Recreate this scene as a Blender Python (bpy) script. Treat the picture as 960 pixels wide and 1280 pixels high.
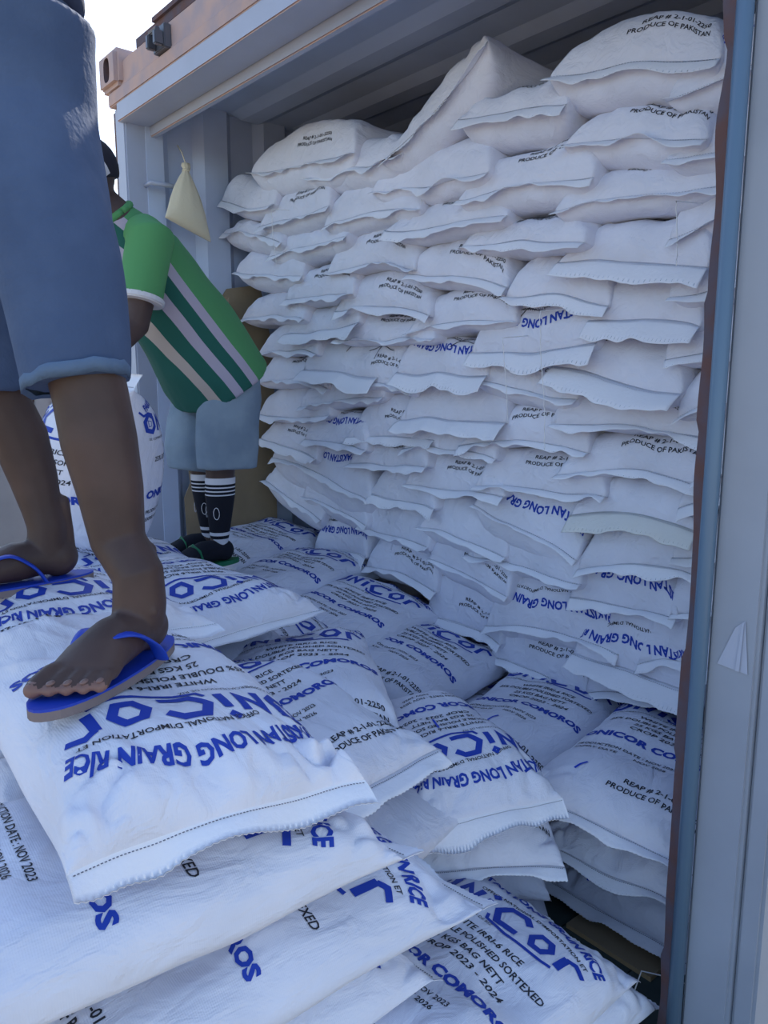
import bpy, bmesh, math, random
import numpy as np
from mathutils import Vector, Matrix, noise as mnoise

PI = math.pi
scene = bpy.context.scene
COL = scene.collection
for o in list(bpy.data.objects):
    bpy.data.objects.remove(o, do_unlink=True)

# ------------------------------------------------------------------ camera
cam_data = bpy.data.cameras.new('camera')
cam_data.sensor_fit = 'VERTICAL'
cam_data.sensor_height = 36.0
cam_data.lens = 27.0
cam_data.clip_start = 0.02
cam = bpy.data.objects.new('camera', cam_data)
COL.objects.link(cam)
cam.location = (0.607, -1.24, 1.27)
cam.rotation_euler = (math.radians(90 - 9.5), 0, math.atan2(0.645, -0.764) - PI / 2)
scene.camera = cam

# ------------------------------------------------------------------ world, sun, exposure
SUN_AZ = math.radians(126.8)
SUN_EL = math.radians(41)
world = bpy.data.worlds.new('world')
scene.world = world
world.use_nodes = True
wn = world.node_tree
wn.nodes.clear()
wout = wn.nodes.new('ShaderNodeOutputWorld')
wbg = wn.nodes.new('ShaderNodeBackground')
sky = wn.nodes.new('ShaderNodeTexSky')
sky.sky_type = 'NISHITA'
sky.sun_disc = False
sky.sun_elevation = SUN_EL
sky.sun_rotation = PI / 2 - SUN_AZ
sky.altitude = 0
sky.air_density = 1.0
sky.dust_density = 1.4
sky.ozone_density = 1.0
wbg.inputs['Strength'].default_value = 0.40
wn.links.new(sky.outputs[0], wbg.inputs['Color'])
wn.links.new(wbg.outputs[0], wout.inputs[0])

sun_data = bpy.data.lights.new('sun', 'SUN')
sun_data.energy = 7.0
sun_data.angle = math.radians(0.6)
sun_data.color = (1.0, 0.95, 0.86)
sun = bpy.data.objects.new('sun', sun_data)
COL.objects.link(sun)
sdir = Vector((math.cos(SUN_AZ) * math.cos(SUN_EL), math.sin(SUN_AZ) * math.cos(SUN_EL), math.sin(SUN_EL)))
sun.location = sdir * 20
sun.rotation_euler = sdir.to_track_quat('Z', 'Y').to_euler()

scene.view_settings.view_transform = 'Standard'
scene.view_settings.look = 'None'
scene.view_settings.gamma = 1.0
scene.view_settings.use_curve_mapping = False
scene.view_settings.exposure = -0.22

# ------------------------------------------------------------------ materials
def srgb(r, g, b):
    f = lambda c: c / 12.92 if c <= 0.04045 else ((c + 0.055) / 1.055) ** 2.4
    return (f(r), f(g), f(b), 1)

def mat(name, base, rough=0.7, metal=0.0, bump=0.0, bscale=60, var=0.0, vscale=6, var_col=None, bstretch=(1, 1, 1), spec=0.4):
    m = bpy.data.materials.new(name)
    m.use_nodes = True
    nt = m.node_tree
    b = nt.nodes['Principled BSDF']
    b.inputs['Roughness'].default_value = rough
    b.inputs['Metallic'].default_value = metal
    b.inputs['Specular IOR Level'].default_value = spec
    b.inputs['Base Color'].default_value = base
    tc = nt.nodes.new('ShaderNodeTexCoord')
    if var > 0 or var_col is not None:
        nz = nt.nodes.new('ShaderNodeTexNoise')
        nz.inputs['Scale'].default_value = vscale
        nz.inputs['Detail'].default_value = 6
        nt.links.new(tc.outputs['Object'], nz.inputs['Vector'])
        rp = nt.nodes.new('ShaderNodeValToRGB')
        rp.color_ramp.elements[0].position = 0.42
        rp.color_ramp.elements[1].position = 0.62
        vc = var_col or tuple(c * (1 - var) for c in base[:3]) + (1,)
        rp.color_ramp.elements[0].color = base
        rp.color_ramp.elements[1].color = vc
        nt.links.new(nz.outputs['Fac'], rp.inputs['Fac'])
        nt.links.new(rp.outputs['Color'], b.inputs['Base Color'])
    if bump > 0:
        mp = nt.nodes.new('ShaderNodeMapping')
        mp.inputs['Scale'].default_value = bstretch
        nt.links.new(tc.outputs['Object'], mp.inputs['Vector'])
        n2 = nt.nodes.new('ShaderNodeTexNoise')
        n2.inputs['Scale'].default_value = bscale
        n2.inputs['Detail'].default_value = 5
        nt.links.new(mp.outputs['Vector'], n2.inputs['Vector'])
        bp = nt.nodes.new('ShaderNodeBump')
        bp.inputs['Strength'].default_value = bump
        bp.inputs['Distance'].default_value = 0.004
        nt.links.new(n2.outputs['Fac'], bp.inputs['Height'])
        nt.links.new(bp.outputs['Normal'], b.inputs['Normal'])
    return m

def sack_material(name, base, stain=None):
    m = mat(name, base, rough=0.62, spec=0.3)
    nt = m.node_tree
    b = nt.nodes['Principled BSDF']
    tc = nt.nodes.new('ShaderNodeTexCoord')
    # soft crease relief, stretched along the sack, over a fine woven grain
    mp = nt.nodes.new('ShaderNodeMapping')
    mp.inputs['Scale'].default_value = (1.0, 0.45, 1.0)
    nt.links.new(tc.outputs['Object'], mp.inputs['Vector'])
    n1 = nt.nodes.new('ShaderNodeTexNoise')
    n1.inputs['Scale'].default_value = 22
    n1.inputs['Detail'].default_value = 4
    n1.inputs['Distortion'].default_value = 0.8
    nt.links.new(mp.outputs['Vector'], n1.inputs['Vector'])
    b1 = nt.nodes.new('ShaderNodeBump')
    b1.inputs['Strength'].default_value = 0.7
    b1.inputs['Distance'].default_value = 0.012
    nt.links.new(n1.outputs['Fac'], b1.inputs['Height'])
    wx = nt.nodes.new('ShaderNodeTexWave')
    wx.wave_type = 'BANDS'
    wx.bands_direction = 'X'
    wx.inputs['Scale'].default_value = 110
    wx.inputs['Distortion'].default_value = 0.4
    nt.links.new(tc.outputs['Object'], wx.inputs['Vector'])
    wy = nt.nodes.new('ShaderNodeTexWave')
    wy.wave_type = 'BANDS'
    wy.bands_direction = 'Y'
    wy.inputs['Scale'].default_value = 110
    wy.inputs['Distortion'].default_value = 0.4
    nt.links.new(tc.outputs['Object'], wy.inputs['Vector'])
    ad = nt.nodes.new('ShaderNodeMath')
    ad.operation = 'ADD'
    nt.links.new(wx.outputs['Fac'], ad.inputs[0])
    nt.links.new(wy.outputs['Fac'], ad.inputs[1])
    b2 = nt.nodes.new('ShaderNodeBump')
    b2.inputs['Strength'].default_value = 0.12
    b2.inputs['Distance'].default_value = 0.0012
    nt.links.new(ad.outputs[0], b2.inputs['Height'])
    nt.links.new(b1.outputs['Normal'], b2.inputs['Normal'])
    nt.links.new(b2.outputs['Normal'], b.inputs['Normal'])
    # faint handling dirt, different on every sack
    oi = nt.nodes.new('ShaderNodeObjectInfo')
    va = nt.nodes.new('ShaderNodeVectorMath')
    va.operation = 'ADD'
    cb = nt.nodes.new('ShaderNodeMath')
    cb.operation = 'MULTIPLY'
    cb.inputs[1].default_value = 37.0
    nt.links.new(oi.outputs['Random'], cb.inputs[0])
    nt.links.new(tc.outputs['Object'], va.inputs[0])
    nt.links.new(cb.outputs[0], va.inputs[1])
    n3 = nt.nodes.new('ShaderNodeTexNoise')
    n3.inputs['Scale'].default_value = 5
    n3.inputs['Detail'].default_value = 5
    nt.links.new(va.outputs[0], n3.inputs['Vector'])
    rp = nt.nodes.new('ShaderNodeValToRGB')
    rp.color_ramp.elements[0].position = 0.45
    rp.color_ramp.elements[0].color = base
    rp.color_ramp.elements[1].position = 0.75
    rp.color_ramp.elements[1].color = stain or tuple(c * 0.88 for c in base[:3]) + (1,)
    nt.links.new(n3.outputs['Fac'], rp.inputs['Fac'])
    nt.links.new(rp.outputs['Color'], b.inputs['Base Color'])
    return m

M = {}
M['sack'] = sack_material('woven_sack', (0.75, 0.76, 0.86, 1))
M['hem'] = mat('sack_hem', (0.82, 0.83, 0.90, 1), rough=0.6, bump=0.3, bscale=120)
M['old_hem'] = mat('aged_sack_hem', (0.72, 0.72, 0.70, 1), rough=0.7, bump=0.3, bscale=120)
M['stitch'] = mat('stitching_thread', (0.16, 0.17, 0.22, 1))
M['blue_ink'] = mat('blue_ink', srgb(0.10, 0.24, 0.66), rough=0.6)
M['black_ink'] = mat('black_ink', (0.022, 0.024, 0.035, 1), rough=0.6)
M['pen'] = mat('pen_mark', srgb(0.13, 0.14, 0.22), rough=0.6)
M['blue_pen'] = mat('blue_pen_mark', srgb(0.10, 0.28, 0.80), rough=0.6)
M['paint'] = mat('container_paint', srgb(0.77, 0.82, 0.92), rough=0.5, bump=0.15, bscale=18, var=0.12, vscale=3)  # base colour lightened to carry the flare haze inside the container
M['light_paint'] = mat('light_container_paint', srgb(0.68, 0.71, 0.79), rough=0.5, bump=0.1, bscale=25, var=0.08, vscale=4)
M['post_paint'] = mat('post_paint', srgb(0.60, 0.63, 0.69), rough=0.45, bump=0.12, bscale=14, var=0.08, vscale=5)
M['rusty'] = mat('hazed_orange_paint', srgb(0.74, 0.63, 0.60), rough=0.75, bump=0.4, bscale=35, var_col=srgb(0.66, 0.60, 0.62), vscale=9)  # orange made paler and less saturated, haze mixed into the colour
M['rust'] = mat('dark_rust', srgb(0.36, 0.32, 0.36), rough=0.85, bump=0.5, bscale=50, var_col=srgb(0.40, 0.29, 0.28), vscale=14)
M['steel'] = mat('dull_steel', srgb(0.40, 0.41, 0.45), rough=0.4, metal=0.5, bump=0.1, bscale=40)
M['gasket'] = mat('blue_grey_gasket', srgb(0.36, 0.46, 0.56), rough=0.35)
M['floor'] = mat('dark_wood_floor', srgb(0.27, 0.32, 0.32), rough=0.8, bump=0.3, bscale=30, bstretch=(8, 1, 1), var=0.3, vscale=7)
M['card'] = mat('cardboard', srgb(0.62, 0.55, 0.45), rough=0.9, bump=0.3, bscale=20, var=0.15, vscale=6)
M['bed'] = mat('truck_bed_metal', srgb(0.42, 0.42, 0.42), rough=0.6, metal=0.2, bump=0.2, bscale=30, var=0.25, vscale=5)
M['board'] = mat('sideboard_grey', srgb(0.62, 0.61, 0.62), rough=0.8, bump=0.2, bscale=12, var=0.1, vscale=4)
M['ground'] = mat('sandy_ground', srgb(0.72, 0.64, 0.52), rough=0.95, bump=0.5, bscale=3, var=0.2, vscale=0.6)
M['cream'] = mat('cream_cotton', srgb(0.86, 0.82, 0.72), rough=0.85, bump=0.3, bscale=80)
M['string'] = mat('white_thread', (0.85, 0.85, 0.88, 1), rough=0.8)
M['skin'] = mat('brown_skin', srgb(0.275, 0.215, 0.205), rough=0.5, bump=0.15, bscale=90, var_col=srgb(0.32, 0.25, 0.235), vscale=9, spec=0.35)
M['toe_pad'] = mat('toe_skin', srgb(0.50, 0.38, 0.35), rough=0.5)
M['nail'] = mat('toenail', srgb(0.50, 0.40, 0.38), rough=0.3)
M['rubber'] = mat('blue_rubber', srgb(0.10, 0.25, 0.70), rough=0.45)
M['sole'] = mat('worn_sole', srgb(0.50, 0.45, 0.45), rough=0.8, bump=0.3, bscale=60)
M['hair'] = mat('black_hair', (0.012, 0.011, 0.012, 1), rough=0.9, bump=0.8, bscale=250)
M['cap_white'] = mat('white_cap', srgb(0.82, 0.82, 0.85), rough=0.8)
M['cap_black'] = mat('black_cap', srgb(0.13, 0.13, 0.18), rough=0.8)
M['denim'] = mat('blue_denim', srgb(0.26, 0.335, 0.47), rough=0.85, bump=0.5, bscale=90, var_col=srgb(0.30, 0.375, 0.51), vscale=7)
M['denim_hem'] = mat('faded_denim', srgb(0.35, 0.44, 0.56), rough=0.85, bump=0.4, bscale=120)
M['denim_pocket'] = mat('pale_pocket_cloth', srgb(0.72, 0.66, 0.56), rough=0.85, bump=0.3, bscale=90)
M['pale_denim'] = mat('pale_denim', srgb(0.55, 0.62, 0.68), rough=0.85, bump=0.35, bscale=80, var_col=srgb(0.48, 0.55, 0.62), vscale=6)
M['tee'] = mat('dark_blue_shirt', srgb(0.22, 0.26, 0.36), rough=0.85, bump=0.2, bscale=60)
M['sock_white'] = mat('white_sock_cuff', srgb(0.85, 0.85, 0.88), rough=0.9)
M['sock_black'] = mat('black_sock', srgb(0.08, 0.09, 0.14), rough=0.9, bump=0.3, bscale=150)
M['green_plastic'] = mat('green_plastic', srgb(0.10, 0.45, 0.30), rough=0.5)
M['cuff_white'] = mat('white_cuff', srgb(0.84, 0.84, 0.86), rough=0.8)
M['green'] = mat('green_knit', srgb(0.34, 0.60, 0.38), rough=0.85, bump=0.2, bscale=90)

# ------------------------------------------------------------------ helpers
def tag(o, label=None, cat=None, group=None, kind=None):
    if label: o['label'] = label
    if cat: o['category'] = cat
    if group: o['group'] = group
    if kind: o['kind'] = kind
    return o

def link(name, me, parent=None, loc=None, rot=None):
    o = bpy.data.objects.new(name, me)
    COL.objects.link(o)
    if parent is not None:
        o.parent = parent
    if loc is not None: o.location = loc
    if rot is not None: o.rotation_euler = rot
    return o

def empty(name, loc, rz=0):
    o = bpy.data.objects.new(name, None)
    o.empty_display_size = 0.1
    COL.objects.link(o)
    o.location = loc
    o.rotation_euler = (0, 0, rz)
    return o

def mesh_from(name, verts, faces, mats, fmat=None, smooth=True):
    me = bpy.data.meshes.new(name)
    me.from_pydata([tuple(map(float, v)) for v in verts], [], [tuple(int(i) for i in f) for f in faces])
    for m in mats:
        me.materials.append(m)
    if fmat is not None:
        me.polygons.foreach_set('material_index', np.array(fmat, dtype=np.int32))
    if smooth:
        me.polygons.foreach_set('use_smooth', np.ones(len(me.polygons), dtype=bool))
    me.update()
    return me

class MB:
    """collects boxes, prisms and tubes into one mesh"""
    def __init__(s):
        s.v = []; s.f = []; s.m = []
    def add(s, verts, faces, mi=0):
        n = len(s.v)
        s.v += [tuple(v) for v in verts]
        s.f += [tuple(i + n for i in f) for f in faces]
        s.m += [mi] * len(faces)
    def box(s, lo, hi, mi=0):
        x0, y0, z0 = lo; x1, y1, z1 = hi
        s.add([(x0, y0, z0), (x1, y0, z0), (x1, y1, z0), (x0, y1, z0), (x0, y0, z1), (x1, y0, z1), (x1, y1, z1), (x0, y1, z1)],
              [(0, 3, 2, 1), (4, 5, 6, 7), (0, 1, 5, 4), (1, 2, 6, 5), (2, 3, 7, 6), (3, 0, 4, 7)], mi)
    def tube(s, pts, r, n=8, mi=0, caps=True):
        pts = [Vector(p) for p in pts]
        rs = r if isinstance(r, (list, tuple)) else [r] * len(pts)
        rings = []
        up = Vector((0, 0, 1))
        for i, p in enumerate(pts):
            d = (pts[min(i + 1, len(pts) - 1)] - pts[max(i - 1, 0)]).normalized()
            a = d.cross(up)
            if a.length < 0.05: a = d.cross(Vector((1, 0, 0)))
            a.normalize(); b = d.cross(a)
            rings.append([p + (a * math.cos(2 * PI * k / n) + b * math.sin(2 * PI * k / n)) * rs[i] for k in range(n)])
        fs = []
        for i in range(len(pts) - 1):
            for k in range(n):
                fs.append((i * n + k, i * n + (k + 1) % n, (i + 1) * n + (k + 1) % n, (i + 1) * n + k))
        if caps:
            fs.append(tuple(range(n - 1, -1, -1)))
            fs.append(tuple((len(pts) - 1) * n + k for k in range(n)))
        s.add([v for r_ in rings for v in r_], fs, mi)
    def prism(s, prof, x0, x1, axis='x', mi=0):
        """profile of 2D points extruded along an axis"""
        n = len(prof)
        def P(t, q):
            return {'x': (t, q[0], q[1]), 'y': (q[0], t, q[1]), 'z': (q[0], q[1], t)}[axis]
        vs = [P(x0, q) for q in prof] + [P(x1, q) for q in prof]
        fs = [(k, (k + 1) % n, n + (k + 1) % n, n + k) for k in range(n)]
        fs += [tuple(range(n - 1, -1, -1)), tuple(range(n, 2 * n))]
        s.add(vs, fs, mi)
    def build(s, name, mats, parent=None, bevel=0, smooth=False, loc=None, origin=None):
        if not isinstance(mats, (list, tuple)): mats = [mats]
        vs = s.v
        if origin is not None:
            vs = [(v[0] - origin[0], v[1] - origin[1], v[2] - origin[2]) for v in vs]
        me = mesh_from(name, vs, s.f, mats, s.m, smooth)
        bm = bmesh.new(); bm.from_mesh(me)
        bmesh.ops.recalc_face_normals(bm, faces=bm.faces)
        if bevel:
            bmesh.ops.bevel(bm, geom=[e for e in bm.edges if e.is_manifold and e.calc_face_angle(0) > 0.5], offset=bevel, segments=2, affect='EDGES', clamp_overlap=True)
        bm.to_mesh(me); bm.free()
        return link(name, me, parent, loc if loc is not None else origin)

# smooth 2D value noise, vectorised
class VN:
    def __init__(s, seed):
        s.t = np.random.RandomState(seed).rand(64, 64) * 2 - 1
    def __call__(s, x, y):
        x = np.asarray(x, float); y = np.asarray(y, float)
        xi = np.floor(x).astype(int); yi = np.floor(y).astype(int)
        fx = x - xi; fy = y - yi
        fx = fx * fx * (3 - 2 * fx); fy = fy * fy * (3 - 2 * fy)
        g = lambda a, b: s.t[a % 64, b % 64]
        return (g(xi, yi) * (1 - fx) + g(xi + 1, yi) * fx) * (1 - fy) + (g(xi, yi + 1) * (1 - fx) + g(xi + 1, yi + 1) * fx) * fy

# ------------------------------------------------------------------ the print on a sack, laid flat: x across, y from the bottom seam
PRINT_W, PRINT_L = 0.40, 0.66

def text_mesh(s, size, bold=0.0, shear=0.0, spacing=1.0):
    cu = bpy.data.curves.new('t', 'FONT')
    cu.body = s; cu.size = size; cu.offset = bold; cu.shear = shear
    cu.space_character = spacing
    cu.resolution_u = 2; cu.align_x = 'CENTER'; cu.align_y = 'CENTER'
    o = bpy.data.objects.new('t', cu); COL.objects.link(o)
    dg = bpy.context.evaluated_depsgraph_get()
    me = bpy.data.meshes.new_from_object(o.evaluated_get(dg))
    v = np.array([tuple(q.co)[:2] for q in me.vertices]); f = [tuple(p.vertices) for p in me.polygons]
    bpy.data.objects.remove(o, do_unlink=True); bpy.data.meshes.remove(me); bpy.data.curves.remove(cu)
    return v, f

def fit(v, width):
    w = v[:, 0].max() - v[:, 0].min()
    v = v.copy(); v[:, 0] *= width / w
    v[:, 0] -= (v[:, 0].max() + v[:, 0].min()) / 2
    return v

def arc(v, cx, y_mid, drop, halfw):
    """bend a line of text so that its ends lie lower by drop"""
    R = (halfw ** 2 + drop ** 2) / (2 * drop)
    th = v[:, 0] / R
    r = R + v[:, 1]
    return np.stack([cx + r * np.sin(th), y_mid - R + r * np.cos(th)], 1)

pieces = []   # (verts2d, faces, material index 0 blue 1 black, tag)
def line(s, cx, cy, width, size, mi, tg, bold=0.0, shear=0.0, drop=None):
    v, f = text_mesh(s, size, bold, shear)
    v = fit(v, width)
    if drop: v = arc(v, cx, cy, drop, width / 2)
    else: v = v + np.array([cx, cy])
    pieces.append((v, f, mi, tg))

def stroke(pts, w, mi=0, tg='logo', closed=False):
    P = [Vector((p[0], p[1])) for p in pts]
    n = len(P); L = []; Rr = []
    for i in range(n):
        a = P[(i - 1) % n] if (closed or i > 0) else None
        b = P[(i + 1) % n] if (closed or i < n - 1) else None
        d1 = (P[i] - a).normalized() if a is not None else None
        d2 = (b - P[i]).normalized() if b is not None else None
        d1 = d1 or d2; d2 = d2 or d1
        n1 = Vector((-d1.y, d1.x)); n2 = Vector((-d2.y, d2.x))
        m_ = (n1 + n2); m_ = m_.normalized() if m_.length > 1e-6 else n1
        k = w / 2 / max(0.45, m_.dot(n1))
        L.append(P[i] + m_ * k); Rr.append(P[i] - m_ * k)
    vs = [tuple(p) for p in L + Rr]
    fs = [(i, n + i, n + (i + 1) % n, (i + 1) % n) for i in range(n if closed else n - 1)]
    pieces.append((np.array(vs), fs, mi, tg))

line('PAKISTAN LONG GRAIN RICE', 0, 0.578, 0.365, 0.036, 0, 'top', bold=0.0014, drop=0.046)
line("OFFICE NATIONAL D'IMPORTATION ET", 0.03, 0.535, 0.25, 0.0125, 1, 'top', bold=0.0002, drop=0.018)
line('DE COMMERCIALISATION DE RIZ', -0.09, 0.440, 0.16, 0.010, 1, 'logo')
line('WHITE IRRI-6 RICE', 0.0, 0.408, 0.17, 0.019, 1, 'mid', bold=0.0003, shear=0.15)
line('25% DOUBLE POLISHED SORTEXED', 0, 0.382, 0.30, 0.019, 1, 'mid', bold=0.0003, shear=0.15)
line('25 KGS BAG NETT', 0, 0.356, 0.165, 0.019, 1, 'mid', bold=0.0003, shear=0.15)
line('CROP 2023 - 2024', 0.01, 0.330, 0.185, 0.019, 1, 'mid', bold=0.0003, shear=0.15)
line('ONICOR COMOROS', 0, 0.282, 0.34, 0.030, 0, 'buyer', bold=0.0015)
line('PRODUCTION DATE : NOV 2023', -0.05, 0.232, 0.22, 0.0155, 1, 'bot', bold=0.0002)
line('EXPIRY DATE        NOV 2026', -0.055, 0.209, 0.20, 0.0155, 1, 'bot', bold=0.0002)
line('REAP # 2-1-01-2250', 0.075, 0.112, 0.165, 0.019, 1, 'origin', bold=0.0004)
line('PRODUCE OF PAKISTAN', 0.065, 0.087, 0.195, 0.019, 1, 'origin', bold=0.0004)
# logo, angular lettering with the swoosh over the first letter and a bracket below
LY = 0.487
def lg(pts, w=0.0105, closed=False): stroke([(x, LY + y) for x, y in pts], w * 1.15, closed=closed)
lg([(-0.163, 0.030), (-0.140, 0.018), (-0.136, -0.010), (-0.152, -0.026), (-0.176, -0.020), (-0.182, 0.006)], 0.012, True)
lg([(-0.205, 0.040), (-0.185, 0.026), (-0.160, 0.034), (-0.135, 0.028)], 0.007)
lg([(-0.168, 0.010), (-0.152, 0.006), (-0.154, -0.008), (-0.166, -0.010)], 0.002, True)
lg([(-0.116, -0.026), (-0.112, 0.020), (-0.086, -0.018), (-0.082, 0.024)], 0.0115)
lg([(-0.056, -0.024), (-0.056, 0.016)], 0.0125)
lg([(-0.062, 0.034), (-0.056, 0.040), (-0.050, 0.034), (-0.056, 0.028)], 0.006, True)
lg([(0.034, 0.016), (0.018, 0.032), (-0.014, 0.030), (-0.030, 0.002), (-0.014, -0.026), (0.030, -0.026)], 0.0125)
lg([(0.064, 0.016), (0.086, 0.016), (0.097, -0.004), (0.086, -0.025), (0.064, -0.025), (0.053, -0.004)], 0.0115, True)
lg([(0.122, -0.030), (0.122, 0.014)], 0.0125)
lg([(0.122, 0.012), (0.138, 0.020), (0.160, 0.008)], 0.009)
lg([(-0.036, -0.022), (-0.030, -0.036), (0.018, -0.045), (0.100, -0.045), (0.118, -0.040)], 0.006)

def bake_print(tags, step):
    bm = bmesh.new()
    for v, f, mi, tg in pieces:
        if tg not in tags: continue
        bv = [bm.verts.new((x, y, 0)) for x, y in v]
        for q in f:
            try: fc = bm.faces.new([bv[i] for i in q]); fc.material_index = mi
            except ValueError: pass
    for ax, lo, hi in ((0, -0.21, 0.21), (1, 0.06, 0.64)):
        c = lo
        while c < hi:
            co = (c, 0, 0) if ax == 0 else (0, c, 0); no = (1, 0, 0) if ax == 0 else (0, 1, 0)
            bmesh.ops.bisect_plane(bm, geom=bm.verts[:] + bm.edges[:] + bm.faces[:], dist=1e-7, plane_co=co, plane_no=no)
            c += step
    bmesh.ops.triangulate(bm, faces=[f for f in bm.faces if len(f.verts) > 4])
    bm.verts.index_update()
    V = np.array([tuple(v.co)[:2] for v in bm.verts]); F = [tuple(v.index for v in f.verts) for f in bm.faces]
    Mi = [f.material_index for f in bm.faces]
    # faces must face up
    for i, f in enumerate(F):
        a, b, c = V[f[0]], V[f[1]], V[f[2]]
        if (b[0] - a[0]) * (c[1] - a[1]) - (b[1] - a[1]) * (c[0] - a[0]) < 0: F[i] = f[::-1]
    bm.free()
    return V, F, Mi

PR_FULL = [('title_lettering', bake_print(('top',), 0.014)), ('logo', bake_print(('logo',), 0.014)), ('description_lettering', bake_print(('mid',), 0.014)), ('buyer_lettering', bake_print(('buyer',), 0.014)), ('date_lettering', bake_print(('bot',), 0.014)), ('origin_lettering', bake_print(('origin',), 0.014))]
PR_BOT = PR_FULL[4:]
PR_TOP = PR_FULL[:1]
# plain marks made by hand: cross and short pen strokes (print coordinates measured from the facing seam)
def mark_mesh(strokes, w):
    save = list(pieces); pieces.clear()
    for s in strokes:
        pts = []
        for (a, b) in zip(s[:-1], s[1:]):
            for k in range(6): pts.append((a[0] + (b[0] - a[0]) * k / 6, a[1] + (b[1] - a[1]) * k / 6))
        pts.append(s[-1]); stroke(pts, w, 0, 'm')
    V = []; F = []
    for v, f, mi, tg in pieces:
        n = len(V); V += [tuple(p) for p in v]; F += [tuple(i + n for i in q)[::-1] for q in f]
    pieces.clear(); pieces.extend(save)
    V = np.array(V)
    for i, f in enumerate(F):
        a, b, c = V[f[0]], V[f[1]], V[f[2]]
        if (b[0] - a[0]) * (c[1] - a[1]) - (b[1] - a[1]) * (c[0] - a[0]) < 0: F[i] = f[::-1]
    return V, F, [0] * len(F)

# ------------------------------------------------------------------ sacks
def sack_grid(w, L, hu, hd, nx, ny, seed, p=3.2, front=1.0, wr=1.0, pe=None, sag=0.0, drape=None, pleat=1.0, flat_top=0.0):
    """upper and lower cloth of a filled sack; local x across, y from -L/2 (bottom seam) to L/2, z=0 at the seam"""
    vn = VN(seed)
    u = np.linspace(-1, 1, nx); v = np.linspace(-1, 1, ny)
    a = np.sin(u * PI / 2) * 0.75 + u * 0.25; b = np.sin(v * PI / 2) * 0.75 + v * 0.25
    A, B = np.meshgrid(a, b, indexing='ij')
    E = (1 - np.abs(A) ** p) ** 0.5
    E2 = (1 - np.abs(B) ** (pe or p + 0.6)) ** 0.52
    T = E * E2
    rs = np.random.RandomState(seed)
    k1, k2 = rs.uniform(0.02, 0.05, 2)
    X = w / 2 * A * (1 - k1 * (1 - B ** 4)) ; Y = L / 2 * B * (1 - k2 * (1 - A ** 4))
    X = X + 0.010 * vn(Y * 6 + 9, X * 2) * np.abs(A)
    Y = Y + 0.010 * vn(X * 7, Y * 2 + 5) * np.abs(B)
    # lumps of the fill
    lump = 0.016 * vn(X * 5 + 3, Y * 4) + 0.008 * vn(X * 12, Y * 10 + 7)
    dend = (1 - np.abs(B)) * L / 2
    dside = (1 - np.abs(A)) * w / 2
    corner = np.exp(-((dend / 0.09) ** 2 + (dside / 0.11) ** 2))
    ple = (vn(X * 45 + 0.7 * vn(X * 9, Y * 9), Y * 4) * np.exp(-dend / 0.05) * 0.007
           + vn(X * 24 + Y * 8, Y * 14 - X * 6) * 0.004 * np.exp(-dend / 0.12)) * pleat
    crease = -np.abs(vn(X * 14 + 2 * vn(X * 5, Y * 5), Y * 7 + 11)) * 0.004 + vn(X * 30, Y * 22) * 0.0012
    cr = (np.abs(vn(X * 34 + Y * 14, Y * 30 - X * 12)) - 0.35) * 0.022 * corner * wr
    Ts = np.clip(T * 3, 0, 1)
    Zt = hu * T * (1 - flat_top * 0) + (lump + crease * wr + ple + cr) * Ts
    Zb = -hd * T + (0.006 * vn(X * 9, Y * 8) + ple * 0.5) * Ts * 0.6
    S = sag * (A ** 2) + rs.uniform(-0.006, 0.006) * np.sin(A * 3 + rs.uniform(0, 6)) + 0.006 * vn(X * 10 + 20, Y * 10)
    Zt = Zt + S; Zb = Zb + S
    Zb = np.minimum(Zb, Zt)
    top = np.stack([X, Y, Zt], -1); bot = np.stack([X, Y, Zb], -1)
    if drape is not None:
        top = drape(top); bot = drape(bot)
    return top, bot

def grid_mesh(name, top, bot, m):
    nx, ny, _ = top.shape
    vs = list(top.reshape(-1, 3)); idx = lambda i, j: i * ny + j
    bidx = -np.ones((nx, ny), int)
    for i in range(nx):
        for j in range(ny):
            if i in (0, nx - 1) or j in (0, ny - 1): bidx[i, j] = idx(i, j)
            else: bidx[i, j] = len(vs); vs.append(bot[i, j])
    fs = []
    for i in range(nx - 1):
        for j in range(ny - 1):
            fs.append((idx(i, j), idx(i + 1, j), idx(i + 1, j + 1), idx(i, j + 1)))
            fs.append((bidx[i, j], bidx[i, j + 1], bidx[i + 1, j + 1], bidx[i + 1, j]))
    return mesh_from(name, vs, fs, [m])

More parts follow.
